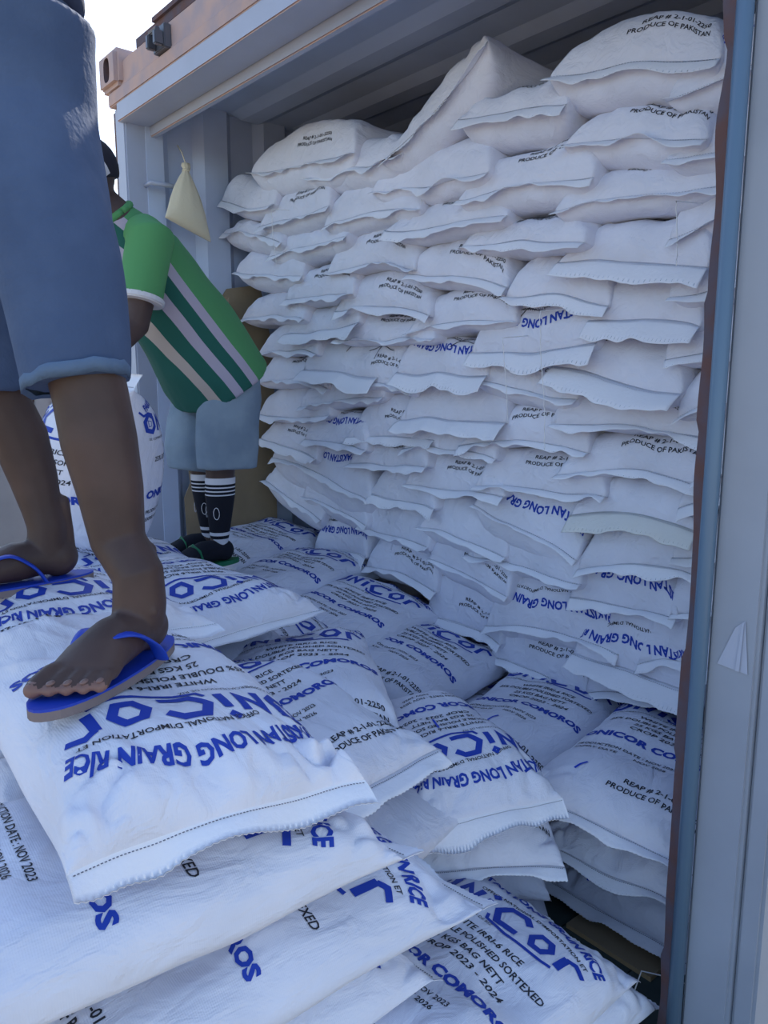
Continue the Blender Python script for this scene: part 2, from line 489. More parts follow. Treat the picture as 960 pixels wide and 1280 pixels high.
def hem_mesh(top, end, length, droop, seed, dz=0.0, n=None, flare=1.0, curl=0.0):
    """the stitched, pinked strip of cloth beyond a sewn end; end=0 bottom seam, -1 top seam"""
    vn = VN(seed + 91)
    edge = top[:, end, :]
    inner = top[:, 2 if end == 0 else -3, :]
    d = edge - inner
    d[:, 2] = 0
    d /= np.linalg.norm(d, axis=1)[:, None]
    d = d.mean(0)[None, :] * 0.85 + d * 0.15
    cum = np.concatenate([[0], np.cumsum(np.linalg.norm(np.diff(edge, axis=0), axis=1))])
    n = n or 70
    s = np.linspace(0, cum[-1], n)
    E_ = np.stack([np.interp(s, cum, edge[:, k]) for k in range(3)], 1)
    D_ = np.stack([np.interp(s, cum, d[:, k]) for k in range(3)], 1)
    rows = 5; V = []
    for r in range(rows):
        t = r / (rows - 1)
        ln = length * (0.85 + 0.25 * vn(s * 6, s * 0 + 2))
        P = E_ + D_ * (ln * t * (1 - 0.35 * curl * t))[:, None]
        if r == rows - 1: P = P + D_ * (np.where(np.arange(n) % 2 == 0, 0.0014, -0.0014))[:, None]
        wave = vn(s * 26, s * 0 + 4) * 0.007 * t * flare + vn(s * 9, s * 0 + 8) * 0.012 * t * flare
        P[:, 2] += wave - droop * length * t ** 1.3 + dz
        V.append(P)
    V = np.array(V)
    fs = []; fm = []
    flip = end == 0
    for r in range(rows - 1):
        for i in range(n - 1):
            q = (r * n + i, r * n + i + 1, (r + 1) * n + i + 1, (r + 1) * n + i)
            fs.append(q[::-1] if flip else q); fm.append(0)
    vs = list(V.reshape(-1, 3))
    # underside 1.2 mm below, closed round the rim
    off = len(vs); vs += [(p[0], p[1], p[2] - 0.0012) for p in vs[:off]]
    for q in list(fs): fs.append(tuple(i + off for i in q[::-1])); fm.append(0)
    rim = [0 * n + i for i in range(n)] + [r * n + n - 1 for r in range(1, rows)] + [(rows - 1) * n + i for i in range(n - 2, -1, -1)] + [r * n for r in range(rows - 2, 0, -1)]
    for k in range(len(rim)):
        a, b = rim[k], rim[(k + 1) % len(rim)]
        fs.append((a, b, b + off, a + off)); fm.append(0)
    # a row of stitches near the seam
    row = V[1] * 0.75 + V[0] * 0.25
    for i in range(1, n - 2):
        a = row[i]; b = row[i + 1]; m1 = a + (b - a) * 0.6
        wv = D_[i] * 0.0011
        k = len(vs); up = np.array([0, 0, 0.0012])
        vs += [a - wv + up, m1 - wv + up, m1 + wv + up, a + wv + up]
        fs.append((k, k + 1, k + 2, k + 3)); fm.append(1)
    return vs, fs, fm

def print_on(top, pr, flip=False, lift=0.0011, total=None):
    V, F, Mi = pr
    nx, ny, _ = top.shape
    mid = top[nx // 2]; cy = np.concatenate([[0], np.cumsum(np.linalg.norm(np.diff(mid, axis=0), axis=1))])
    midx = top[:, ny // 2]; cx = np.concatenate([[0], np.cumsum(np.linalg.norm(np.diff(midx, axis=0), axis=1))])
    Lt = cy[-1]; Wt = cx[-1]
    x = V[:, 0] * (-1 if flip else 1); y = V[:, 1]
    sc = Lt / PRINT_L if total is None else total
    if total is not None and flip: sy = (PRINT_L - y) * total
    elif flip: sy = Lt - y * sc
    else: sy = y * sc
    sx = Wt / 2 + x * min(1.12, max(0.9, Wt / 0.46))
    jx = np.clip(np.interp(sx, cx, np.arange(nx)), 0, nx - 1.001); jy = np.clip(np.interp(sy, cy, np.arange(ny)), 0, ny - 1.001)
    i0 = jx.astype(int); j0 = jy.astype(int); fx = (jx - i0)[:, None]; fy = (jy - j0)[:, None]
    dx = top[i0 + 1, j0] - top[i0, j0]; dy = top[i0, j0 + 1] - top[i0, j0]
    P = top[i0, j0] * (1 - fx) * (1 - fy) + top[i0 + 1, j0] * fx * (1 - fy) + top[i0, j0 + 1] * (1 - fx) * fy + top[i0 + 1, j0 + 1] * fx * fy
    N = np.cross(dx, dy); N /= np.linalg.norm(N, axis=1)[:, None] + 1e-12
    P = P + N * lift
    return P, F, Mi

def mark_on(top, strokes, w, facing_far=False, lift=0.0018):
    V, F, Mi = mark_mesh(strokes, w)
    return print_on(top, (V, F, Mi), False, lift, total=1.0)

def make_sack(name, label, pos, rot, w, L, hu, hd, seed, nx=40, ny=46, pr=None, hems='both', hem_len=0.026, droop=0.3, group=None,
              marks=None, hem_mat=None, flip_print=False, cat='rice sack', print_scale=None, both_faces=False, **kw):
    top, bot = sack_grid(w, L, hu, hd, nx, ny, seed, **kw)
    o = link(name, grid_mesh(name, top, bot, M['sack']), None, pos, rot)
    tag(o, label, cat, group)
    hm = hem_mat or M['hem']
    n = 90 if nx > 50 else 60
    if hems in ('both', 'front'):
        vs, fs, fm = hem_mesh(top, 0, hem_len, droop, seed, n=n)
        link('hem', mesh_from('hem', vs, fs, [hm, M['stitch']], fm), o)
    if hems in ('both', 'back'):
        vs, fs, fm = hem_mesh(top, -1, hem_len, droop, seed + 5, n=n)
        link('hem', mesh_from('hem', vs, fs, [hm, M['stitch']], fm), o)
    if pr is not None:
        for nm, one in pr:
            P, F, Mi = print_on(top, one, flip_print, total=print_scale)
            link(nm, mesh_from(nm, P, F, [M['blue_ink'], M['black_ink']], Mi), o)
            if both_faces:
                P, F, Mi = print_on(bot[::-1], one, flip_print)
                link(nm, mesh_from(nm, P, F, [M['blue_ink'], M['black_ink']], Mi), o)
    for strokes, wd, mm in (marks or []):
        P, F, Mi = mark_on(top, strokes, wd)
        link('pen_mark', mesh_from('pen_mark', P, F, [M[mm]], Mi), o)
    return o

def sack_rot(yaw, pitch, roll):
    return (Matrix.Rotation(yaw, 4, 'Z') @ Matrix.Rotation(pitch, 4, 'X') @ Matrix.Rotation(roll, 4, 'Y')).to_euler()

# ------------------------------------------------------------------ the container
X0, X1 = -2.37, 0.0        # inner side walls
H = 2.36                   # inner ceiling
DEPTH = 5.9

def corrugated(name, p0, p1, z0, z1, normal, m, pitch=0.28, depth=0.036):
    """vertical trapezoid corrugations between two plan points, solid to the outside"""
    p0 = Vector(p0); p1 = Vector(p1); L = (p1 - p0).length; d = (p1 - p0).normalized(); nrm = Vector(normal)
    pts = []; x = 0; k = 0
    seq = [(0, 0), (0.25, 0), (0.375, 1), (0.75, 1), (0.875, 0)]
    while x < L:
        for a, b in seq:
            t = x + a * pitch
            if t <= L: pts.append((t, b))
        x += pitch
    pts.append((L, 0))
    inner = [p0 + d * t - nrm * (depth * b) for t, b in pts]
    outer = [q - nrm * 0.004 for q in inner]
    n = len(pts); vs = []; fs = []
    for z in (z0, z1):
        for q in inner: vs.append((q.x, q.y, z))
        for q in outer: vs.append((q.x, q.y, z))
    for i in range(n - 1):
        fs.append((i, i + 1, 2 * n + i + 1, 2 * n + i))
        fs.append((n + i + 1, n + i, 3 * n + i, 3 * n + i + 1))
        fs.append((i, n + i, n + i + 1, i + 1)); fs.append((2 * n + i, 2 * n + i + 1, 3 * n + i + 1, 3 * n + i))
    fs.append((0, 2 * n, 3 * n, n)); fs.append((n - 1, 2 * n - 1, 4 * n - 1, 3 * n - 1))
    me = mesh_from(name, vs, fs, [m], None, False)
    bm = bmesh.new(); bm.from_mesh(me); bmesh.ops.recalc_face_normals(bm, faces=bm.faces); bm.to_mesh(me); bm.free()
    return link(name, me)

b = MB()
for k in range(13):
    xa = X0 + 0.004 + k * (X1 - X0 - 0.008) / 13
    b.box((xa, 0.0, -0.028), (xa + (X1 - X0 - 0.008) / 13 - 0.003, DEPTH, 0.0))
b.box((X0 - 0.04, -0.02, -0.16), (X1 + 0.04, DEPTH + 0.03, -0.028))
tag(b.build('floor', M['floor']), kind='structure')
b = MB()
b.box((X0 - 0.04, 0.06, H), (X1 + 0.04, DEPTH + 0.03, H + 0.02))
x = 0.15
while x < DEPTH:
    b.prism([(x, H), (x + 0.05, H - 0.018), (x + 0.13, H - 0.018), (x + 0.18, H)], X0, X1, 'x')
    x += 0.30
tag(b.build('ceiling', M['paint']), kind='structure')
tag(corrugated('wall_left', (X0 + 0.004, 0.08, 0), (X0, DEPTH, 0), 0, H, (1, 0, 0), M['paint']), kind='structure')
tag(corrugated('wall_right', (X1, DEPTH, 0), (X1 - 0.002, 0.10, 0), 0, H, (-1, 0, 0), M['paint']), kind='structure')
tag(corrugated('wall_back', (X0, DEPTH, 0), (X1, DEPTH, 0), 0, H, (0, -1, 0), M['paint']), kind='structure')

# corner posts: folded section with a lighter face, a rusty outer edge and an inner lip
def corner_post(name, side):
    s = 1 if side == 'right' else -1
    xi = X1 if side == 'right' else X0
    root = empty(name, (xi, 0, -0.16))
    tag(root, kind='structure')
    b = MB()
    prof = [(xi, 0.0), (xi + s * 0.085, 0.0), (xi + s * 0.085, 0.15), (xi, 0.15)]
    b.prism(prof, -0.14, 2.30, 'z')
    f = b.build('post_face', M['light_paint'] if side == 'left' else M['post_paint'], None, bevel=0.006)
    b = MB()
    b.prism([(xi + s * 0.086, 0.01), (xi + s * 0.125, 0.01), (xi + s * 0.125, 0.16), (xi + s * 0.086, 0.16)], -0.14, 2.30, 'z')
    g = b.build('outer_edge', M['rust'] if side == 'left' else M['post_paint'], None, bevel=0.006)
    for q in (f, g):
        q.parent = root; q.location = (-xi, 0, 0.16)
    return root
tag(corner_post('trim_1', 'left'), kind='structure')
pr_ = tag(corner_post('trim_2', 'right'), kind='structure')
# the flattened triangular sticker rest on the right post
b = MB()
b.add([(0.020, -0.002, 0.80), (0.072, -0.002, 0.795), (0.062, -0.002, 0.885), (0.046, -0.002, 0.870)], [(0, 1, 2, 3)])
b.add([(0.052, -0.005, 0.797), (0.059, -0.005, 0.797), (0.061, -0.005, 0.882), (0.058, -0.005, 0.882)], [(0, 1, 2, 3)])
st = b.build('sticker_rest', M['light_paint']); st.parent = pr_; st.location = (0, 0, 0.16)

# header beam: orange face with haze put into its colour, with a folded lip and a pale underside
b = MB()
b.prism([(-0.02, 2.30), (-0.02, 2.345), (-0.005, 2.36), (-0.005, 2.44), (0.02, 2.455), (0.16, 2.455), (0.16, 2.30)], X0 - 0.09, X1 + 0.09, 'x', 0)
b.box((X0 - 0.02, -0.018, 2.235), (X1 + 0.02, 0.10, 2.302), 1)
b.box((X0 - 0.02, 0.10, 2.20), (X1 + 0.02, 0.125, 2.302), 1)
hb = b.build('trim_3', [M['rusty'], M['light_paint']], None, bevel=0.004)
tag(hb, kind='structure')
# raised ragged plate edge along the top of the header
b = MB()
rs = random.Random(4)
b.box((X0 + 0.12, 0.01, 2.455), (X1, 0.03, 2.485))
b.box((X0 + 0.28, 0.0, 2.485), (X1, 0.04, 2.50))
pl = b.build('header_plate', M['rust']); pl.parent = hb
def keeper(x):
    b = MB()
    b.box((x - 0.045, -0.030, 2.355), (x + 0.045, -0.005, 2.43))
    b.box((x - 0.038, -0.060, 2.362), (x - 0.018, -0.03, 2.405))
    b.box((x + 0.018, -0.060, 2.362), (x + 0.038, -0.03, 2.405))
    b.tube([(x - 0.03, -0.045, 2.41), (x + 0.03, -0.045, 2.41)], 0.010, 8)
    q = b.build('lock_keeper', M['steel'], None, bevel=0.003); q.parent = hb
for x in (-1.98, -1.42, -0.75, -0.3): keeper(x)

def casting(name, x):
    """ISO corner casting: thick box with oval holes in front and side"""
    me = bpy.data.meshes.new(name)
    bm = bmesh.new()
    bmesh.ops.create_cube(bm, size=1, matrix=Matrix.LocRotScale((x, 0.06, 2.42), None, (0.165, 0.19, 0.13)))
    bmesh.ops.bevel(bm, geom=bm.edges[:], offset=0.015, segments=2, affect='EDGES')
    bm.to_mesh(me); bm.free(); me.materials.append(M['rusty']); me.materials.append(M['rust'])
    o = link(name, me)
    def oval(axis, c, hw, hh, d):
        bm = bmesh.new(); n = 20; a = []; bb = []
        for k in range(n):
            t = 2 * PI * k / n; u_ = hw * math.copysign(abs(math.cos(t)) ** 0.7, math.cos(t)); v_ = hh * math.copysign(abs(math.sin(t)) ** 0.7, math.sin(t))
            p = (u_, 0, v_) if axis == 'y' else (0, u_, v_)
            q = Vector(c) + Vector(p); dd = Vector((0, d, 0)) if axis == 'y' else Vector((d, 0, 0))
            a.append(bm.verts.new(q - dd)); bb.append(bm.verts.new(q + dd))
        for k in range(n): bm.faces.new((a[k], a[(k + 1) % n], bb[(k + 1) % n], bb[k]))
        bm.faces.new(a[::-1]); bm.faces.new(bb)
        bmesh.ops.recalc_face_normals(bm, faces=bm.faces)
        m2 = bpy.data.meshes.new('c'); bm.to_mesh(m2); bm.free(); m2.materials.append(M['rust'])
        return link('c', m2)
    cutters = [oval('y', (x, -0.035, 2.42), 0.028, 0.042, 0.045), oval('x', (x - 0.08 if x < -1 else x + 0.08, 0.06, 2.42), 0.04, 0.03, 0.04)]
    for c in cutters:
        md = o.modifiers.new('b', 'BOOLEAN'); md.object = c; md.operation = 'DIFFERENCE'; md.solver = 'EXACT'
    dg = bpy.context.evaluated_depsgraph_get()
    new = bpy.data.meshes.new_from_object(o.evaluated_get(dg))
    o.modifiers.clear(); o.data = new
    for c in cutters: bpy.data.objects.remove(c, do_unlink=True)
    return o
for x in (X0 - 0.055, X1 + 0.055):
    c = casting('corner_casting', x)
    c.parent = hb
    c.name = 'corner_casting'

# gasket rod and torn rust-coloured seal down the right post
b = MB()
b.tube([(-0.006, -0.014, -0.1), (-0.006, -0.014, 2.23)], 0.013, 12)
g = b.build('trim_4', M['gasket'], None, smooth=True)
tag(g, kind='structure')
rs = np.random.RandomState(3); vnn = VN(17)
zs = np.linspace(-0.05, 2.22, 120)
b = MB(); vs = []
for z in zs:
    wdt = 0.026 + 0.006 * float(vnn(z * 9, 1)) + (0.006 if int(z * 5) % 3 == 0 else 0)
    vs += [(-0.018, -0.010, z), (-0.018 - wdt, 0.004, z), (-0.018 - wdt, 0.009, z), (-0.018, -0.004, z)]
fs = []
for i in range(len(zs) - 1):
    for k in range(4):
        fs.append((4 * i + k, 4 * i + (k + 1) % 4, 4 * i + 4 + (k + 1) % 4, 4 * i + 4 + k))
b.add(vs, fs)
tag(b.build('trim_5', M['rust']), kind='structure')

# cardboard lining behind the sacks, left side and right side
def card(name, pts, x, dirx, label, thick=0.004, seed=1):
    """ragged cardboard sheet in a plane X=x, outline in (y,z)"""
    n = len(pts); vs = []
    for (y, z) in pts: vs.append((x, y, z))
    for (y, z) in pts: vs.append((x + dirx * thick, y, z))
    fs = [tuple(range(n)), tuple(range(2 * n - 1, n - 1, -1))] + [(k, (k + 1) % n, n + (k + 1) % n, n + k) for k in range(n)]
    me = mesh_from(name, vs, fs, [M['card']], None, False)
    bm = bmesh.new(); bm.from_mesh(me); bmesh.ops.recalc_face_normals(bm, faces=bm.faces); bmesh.ops.triangulate(bm, faces=bm.faces[:]); bm.to_mesh(me); bm.free()
    o = link(name, me); tag(o, label, 'cardboard'); return o
card('cardboard_sheet', [(0.18, 0.50), (0.17, 0.80), (0.20, 0.86), (0.19, 0.95), (0.22, 1.03), (0.26, 1.08), (0.33, 1.20), (0.36, 1.45), (0.34, 1.58), (0.40, 1.66), (0.56, 1.69), (0.62, 1.4), (0.62, 0.50)],
     X0 + 0.012, 1, 'torn brown cardboard sheet lining the left container wall beside the stacked sacks')
card('cardboard_sheet', [(0.16, 0.84), (0.14, 1.05), (0.20, 1.25), (0.30, 1.40), (0.45, 1.4), (0.45, 0.8), (0.3, 0.78)],
     X1 - 0.016, -1, 'torn tan cardboard strip standing against the right side wall of the container')
# crumpled scrap
b = MB(); rr = random.Random(7); pts = []
for i in range(5):
    for j in range(5): pts.append((X0 + 0.03 + rr.uniform(0, 0.03), 0.27 + j * 0.028 + rr.uniform(-.008, .008), 1.50 + i * 0.03 + rr.uniform(-.008, .008)))
b.add(pts, [(i * 5 + j, i * 5 + j + 1, i * 5 + j + 6, i * 5 + j + 5) for i in range(4) for j in range(4)])
q = b.build('paper_scrap', M['card']); tag(q, 'crumpled brown paper scrap caught between left wall and sacks', 'paper')
md = q.modifiers.new('s', 'SOLIDIFY'); md.thickness = 0.003

# lashing bar and ring on the left wall
root = empty('lashing_bar', (X0 + 0.01, 0.11, 2.02)); tag(root, 'short steel lashing bar with a hanging ring at the left corner post', 'bar')
b = MB(); b.tube([(0.0, -0.04, 0), (0.045, -0.04, 0.002), (0.05, 0.06, 0)], 0.009, 8); b.build('bar', M['light_paint'], root, smooth=True)
b = MB(); b.tube([(0.05 + 0.0, 0.09 + 0.022 * math.cos(t), -0.08 + 0.045 * math.sin(t)) for t in np.linspace(0, 2 * PI, 20)], 0.004, 6)
b.tube([(0.05, 0.05, 0.0), (0.05, 0.08, -0.04)], 0.004, 6); b.build('ring', M['steel'], root, smooth=True)

# ------------------------------------------------------------------ cream bag tied to the left wall
def tied_bag():
    root = empty('cloth_bag', (X0 + 0.09, 0.20, 1.86))
    tag(root, 'small cream cloth bag tied at the neck hanging on the left container wall', 'bag')
    rows = [(0.245, 0.016, 0.012), (0.232, 0.018, 0.014), (0.220, 0.010, 0.010), (0.208, 0.016, 0.014), (0.18, 0.032, 0.024), (0.14, 0.052, 0.034), (0.09, 0.070, 0.038), (0.045, 0.082, 0.036), (0.012, 0.092, 0.022), (0.0, 0.095, 0.006)]
    n = 40; vs = []; fs = []
    for i, (z, a, c) in enumerate(rows):
        for k in range(n):
            t = 2 * PI * k / n
            pl = 1 + 0.06 * math.sin(t * 9) * (z / 0.245)
            dz = -0.035 * math.cos(t) * (1 - z / 0.245)
            vs.append((c * math.sin(t) * pl, a * math.cos(t) * pl, z + dz))
    for i in range(len(rows) - 1):
        for k in range(n): fs.append((i * n + k, i * n + (k + 1) % n, (i + 1) * n + (k + 1) % n, (i + 1) * n + k))
    fs.append(tuple(range(n))); fs.append(tuple((len(rows) - 1) * n + k for k in range(n))[::-1])
    me = mesh_from('body', vs, fs, [M['cream']])
    bm = bmesh.new(); bm.from_mesh(me); bmesh.ops.recalc_face_normals(bm, faces=bm.faces); bm.to_mesh(me); bm.free()
    link('bag_body', me, root)
    b = MB(); b.tube([(0.013 * math.sin(t), 0.013 * math.cos(t), 0.22 + 0.002 * math.sin(3 * t)) for t in np.linspace(0, 2 * PI, 18)], 0.003, 6)
    b.tube([(0, 0, 0.24), (-0.03, 0.0, 0.29), (-0.085, 0.01, 0.33)], 0.0025, 6)
    b.build('tie_string', M['cream'], root, smooth=True)
tied_bag()

# ------------------------------------------------------------------ truck bed, side board, ground
b = MB()
b.box((-3.0, -2.6, -0.12), (1.3, -0.03, -0.02))
for k in range(14): b.box((-3.0, -2.55 + k * 0.18, -0.02), (1.3, -2.47 + k * 0.18, -0.012))
b.box((-3.0, -2.4, -0.35), (1.3, -2.2, -0.12)); b.box((-3.0, -0.6, -0.35), (1.3, -0.4, -0.12))
q = b.build('truck_bed', M['bed']); tag(q, 'ribbed steel truck bed backed against the container opening, under the pile', 'truck bed')
root = empty('truck_sideboard', (-2.95, -1.2, 0)); tag(root, 'plain grey truck sideboard behind the two men on the left', 'sideboard')
b = MB(); b.box((-0.03, -1.35, -0.02), (0.0, 1.10, 1.235)); b.build('panel', M['board'], root)
b = MB(); b.box((-0.045, -1.37, 1.235), (0.015, 1.12, 1.255)); b.build('rail', M['board'], root, bevel=0.004)
for y in (-1.2, -0.4, 0.4, 1.0):
    b = MB(); b.box((0.0, y - 0.03, -0.02), (0.02, y + 0.03, 1.235)); b.build('stake', M['board'], root, bevel=0.003)
for (x, y) in ((-2.4, -2.3), (1.0, -2.3), (-2.4, -0.5), (1.0, -0.5), (-2.25, 0.4), (-0.2, 0.4), (-2.25, 5.6), (-0.2, 5.6)):
    b = MB(); b.box((x - 0.09, y - 0.09, -1.35), (x + 0.09, y + 0.09, -0.35 if y < 0 else -0.16)); 
    q = b.build('support_leg', M['steel'], None, bevel=0.01); tag(q, 'steel support leg under the truck bed and container', 'leg', 'support legs under the loading level')
b = MB(); b.box((-60, -60, -1.45), (60, 60, -1.35)); tag(b.build('ground', M['ground']), kind='structure')

# ------------------------------------------------------------------ the wall of sacks
WALL = [
 (0, 0, -1.777, 0.377, 2.032, 0.854, 0.124, 0.088, -0.109, 'b', ''),
 (0, 1, -1.487, 0.384, 1.963, 0.525, 0.098, 0.069, -0.05, 'n', ''),
 (0, 2, -1.092, 0.375, 2.05, 0.522, 0.08, 0.097, 0.034, 'n', 'steep'),
 (0, 3, -0.812, 0.384, 1.964, 0.376, 0.067, 0.083, -0.132, 'b', ''),
 (0, 4, -0.473, 0.382, 1.98, 0.429, 0.103, 0.083, -0.156, 'b', ''),
 (0, 5, -0.255, 0.39, 1.902, 0.207, 0.106, 0.057, 0.121, 'a', ''),
 (1, 0, -2.207, 0.385, 1.954, 0.477, 0.106, 0.047, -0.203, 'n', ''),
 (1, 1, -1.839, 0.393, 1.868, 0.458, 0.098, 0.062, 0.006, 'b', ''),
 (1, 2, -1.419, 0.399, 1.814, 0.501, 0.1, 0.055, -0.032, 'n', ''),
 (1, 3, -1.138, 0.395, 1.851, 0.499, 0.112, 0.053, -0.078, 'n', ''),
 (1, 4, -0.783, 0.402, 1.779, 0.461, 0.104, 0.064, -0.05, 'b', ''),
 (1, 5, -0.452, 0.398, 1.824, 0.391, 0.087, 0.06, -0.211, 'b', ''),
 (1, 6, -0.257, 0.404, 1.76, 0.22, 0.085, 0.051, 0.069, 'n', ''),
 (2, 0, -2.169, 0.395, 1.851, 0.494, 0.056, 0.078, -0.239, 'b', ''),
 (2, 1, -1.784, 0.404, 1.76, 0.498, 0.058, 0.059, 0.025, 'b', ''),
 (2, 2, -1.431, 0.414, 1.657, 0.487, 0.103, 0.018, -0.07, 'b', ''),
 (2, 3, -1.099, 0.407, 1.729, 0.487, 0.07, 0.045, -0.065, 'b', ''),
 (2, 4, -0.787, 0.415, 1.648, 0.46, 0.07, 0.037, -0.095, 'b', ''),
 (2, 5, -0.473, 0.41, 1.698, 0.435, 0.071, 0.043, -0.031, 'b', ''),
 (2, 6, -0.249, 0.416, 1.638, 0.219, 0.086, 0.045, 0.248, 'n', ''),
 (3, 0, -2.078, 0.411, 1.685, 0.465, 0.088, 0.063, -0.126, 'b', ''),
 (3, 1, -1.728, 0.422, 1.583, 0.437, 0.112, 0.033, -0.045, 'b', ''),
 (3, 2, -1.387, 0.428, 1.518, 0.502, 0.109, 0.014, -0.092, 'b', ''),
 (3, 3, -1.048, 0.422, 1.583, 0.407, 0.102, 0.043, -0.161, 'b', ''),
 (3, 4, -0.694, 0.43, 1.496, 0.326, 0.109, 0.019, -0.132, 'n', ''),
 (3, 5, -0.463, 0.424, 1.559, 0.42, 0.095, 0.031, -0.14, 'n', 'F'),
 (3, 6, -0.251, 0.43, 1.499, 0.232, 0.099, 0.038, 0.226, 'n', ''),
 (4, 0, -2.058, 0.427, 1.534, 0.477, 0.081, 0.035, -0.058, 'n', ''),
 (4, 1, -1.737, 0.434, 1.462, 0.473, 0.092, 0.027, 0.045, 'n', 'F'),
 (4, 2, -1.39, 0.438, 1.417, 0.511, 0.09, 0.024, -0.033, 'b', ''),
 (4, 3, -1.054, 0.435, 1.447, 0.449, 0.096, 0.033, 0.019, 'b', ''),
 (4, 4, -0.764, 0.444, 1.36, 0.446, 0.123, 0.032, 0.006, 'a', 'XF'),
 (4, 5, -0.42, 0.438, 1.421, 0.301, 0.105, 0.036, -0.122, 'n', 'F'),
 (4, 6, -0.258, 0.444, 1.363, 0.219, 0.105, 0.036, 0.289, 'n', ''),
 (5, 0, -1.972, 0.44, 1.4, 0.428, 0.101, 0.027, -0.018, 'n', ''),
 (5, 1, -1.664, 0.449, 1.306, 0.426, 0.117, 0.018, -0.063, 'n', 'XF'),
 (5, 2, -1.444, 0.453, 1.27, 0.408, 0.128, 0.034, -0.059, 'b', 'X'),
 (5, 3, -1.149, 0.45, 1.298, 0.392, 0.12, 0.03, -0.034, 'a', 'XF'),
 (5, 4, -0.795, 0.455, 1.251, 0.398, 0.083, 0.053, -0.137, 'b', ''),
 (5, 5, -0.503, 0.452, 1.281, 0.397, 0.122, 0.056, -0.192, 'n', 'XF'),
 (5, 6, -0.245, 0.455, 1.254, 0.202, 0.102, 0.033, 0.318, 'n', ''),
 (6, 0, -1.972, 0.452, 1.28, 0.466, 0.101, 0.036, -0.062, 'b', 'X'),
 (6, 1, -1.673, 0.459, 1.214, 0.476, 0.075, 0.038, 0.094, 'n', ''),
 (6, 2, -1.42, 0.471, 1.095, 0.444, 0.128, 0.013, 0.026, 'b', ''),
 (6, 3, -1.102, 0.464, 1.162, 0.469, 0.114, 0.016, 0.008, 'n', 'F'),
 (6, 4, -0.833, 0.469, 1.111, 0.456, 0.089, 0.025, 0.015, 'b', ''),
 (6, 5, -0.488, 0.464, 1.164, 0.44, 0.103, 0.021, -0.026, 'b', ''),
 (6, 6, -0.251, 0.468, 1.119, 0.134, 0.087, 0.026, 0.357, 'n', ''),
 (7, 0, -1.986, 0.466, 1.142, 0.518, 0.104, 0.032, 0.02, 'n', ''),
 (7, 1, -1.705, 0.475, 1.052, 0.412, 0.105, 0.032, -0.036, 'a', ''),
 (7, 2, -1.416, 0.481, 0.994, 0.425, 0.094, 0.021, 0.034, 'b', ''),
 (7, 3, -1.112, 0.473, 1.071, 0.435, 0.09, 0.028, -0.018, 'b', ''),
 (7, 4, -0.776, 0.483, 0.975, 0.461, 0.116, 0.024, 0.02, 'b', ''),
 (7, 5, -0.477, 0.475, 1.049, 0.438, 0.094, 0.025, 0.027, 'b', ''),
 (7, 6, -0.269, 0.479, 1.007, 0.16, 0.07, 0.021, 0.34, 'n', ''),
 (8, 0, -2.019, 0.479, 1.014, 0.432, 0.115, 0.061, -0.149, 'b', ''),
 (8, 1, -1.847, 0.488, 0.92, 0.694, 0.118, 0.112, -0.176, 'a', ''),
 (8, 2, -1.344, 0.493, 0.871, 0.354, 0.109, 0.032, -0.024, 'n', ''),
 (8, 3, -1.098, 0.486, 0.939, 0.462, 0.111, 0.026, 0.028, 'b', ''),
 (8, 4, -0.822, 0.495, 0.848, 0.407, 0.13, 0.094, -0.262, 'a', ''),
 (8, 5, -0.453, 0.486, 0.937, 0.386, 0.095, 0.045, 0.037, 'n', 'F'),
 (8, 6, -0.273, 0.494, 0.863, 0.156, 0.079, 0.019, 0.3, 'n', ''),
 (9, 0, -2.053, 0.501, 0.794, 0.431, 0.112, 0.095, -0.26, 'n', ''),
 (9, 1, -1.76, 0.501, 0.791, 0.426, 0.097, 0.066, -0.128, 'n', ''),
 (9, 2, -1.409, 0.507, 0.734, 0.391, 0.134, 0.054, -0.054, 'n', ''),
 (9, 3, -1.082, 0.502, 0.781, 0.376, 0.134, 0.064, -0.104, 'n', ''),
 (9, 4, -0.822, 0.507, 0.726, 0.459, 0.125, 0.053, -0.003, 'b', ''),
 (9, 5, -0.452, 0.499, 0.807, 0.344, 0.109, 0.018, 0.123, 'n', ''),
 (9, 6, -0.269, 0.508, 0.723, 0.154, 0.108, 0.018, 0.31, 'n', ''),
 (10, 0, -1.735, 0.517, 0.627, 0.34, 0.153, 0.036, 0.075, 'a', ''),
 (10, 1, -1.407, 0.52, 0.601, 0.363, 0.152, 0.059, -0.069, 'b', ''),
 (10, 2, -1.047, 0.515, 0.653, 0.375, 0.138, 0.07, -0.116, 'b', ''),
 (10, 3, -0.751, 0.525, 0.549, 0.466, 0.15, 0.061, 0.039, 'a', ''),
 (10, 4, -0.493, 0.511, 0.687, 0.329, 0.125, 0.037, 0.047, 'a', ''),
 (10, 5, -0.328, 0.522, 0.576, 0.218, 0.175, 0.018, 0.161, 'n', ''),
 (11, 0, -1.078, 0.532, 0.481, 0.362, 0.194, 0.06, -0.024, 'b', ''),
 (11, 1, -0.791, 0.539, 0.406, 0.354, 0.155, 0.075, -0.079, 'b', ''),
 (11, 2, -0.462, 0.529, 0.506, 0.356, 0.172, 0.055, 0.021, 'a', 'F'),
 (12, 0, -0.806, 0.546, 0.343, 0.211, 0.093, 0.046, -0.001, 'n', ''),
 (12, 1, -0.439, 0.536, 0.437, 0.349, 0.108, 0.021, 0.224, 'b', ''),
]
ORD = ['first', 'second', 'third', 'fourth', 'fifth', 'sixth', 'seventh', 'eighth', 'ninth', 'tenth', 'eleventh', 'twelfth', 'thirteenth']
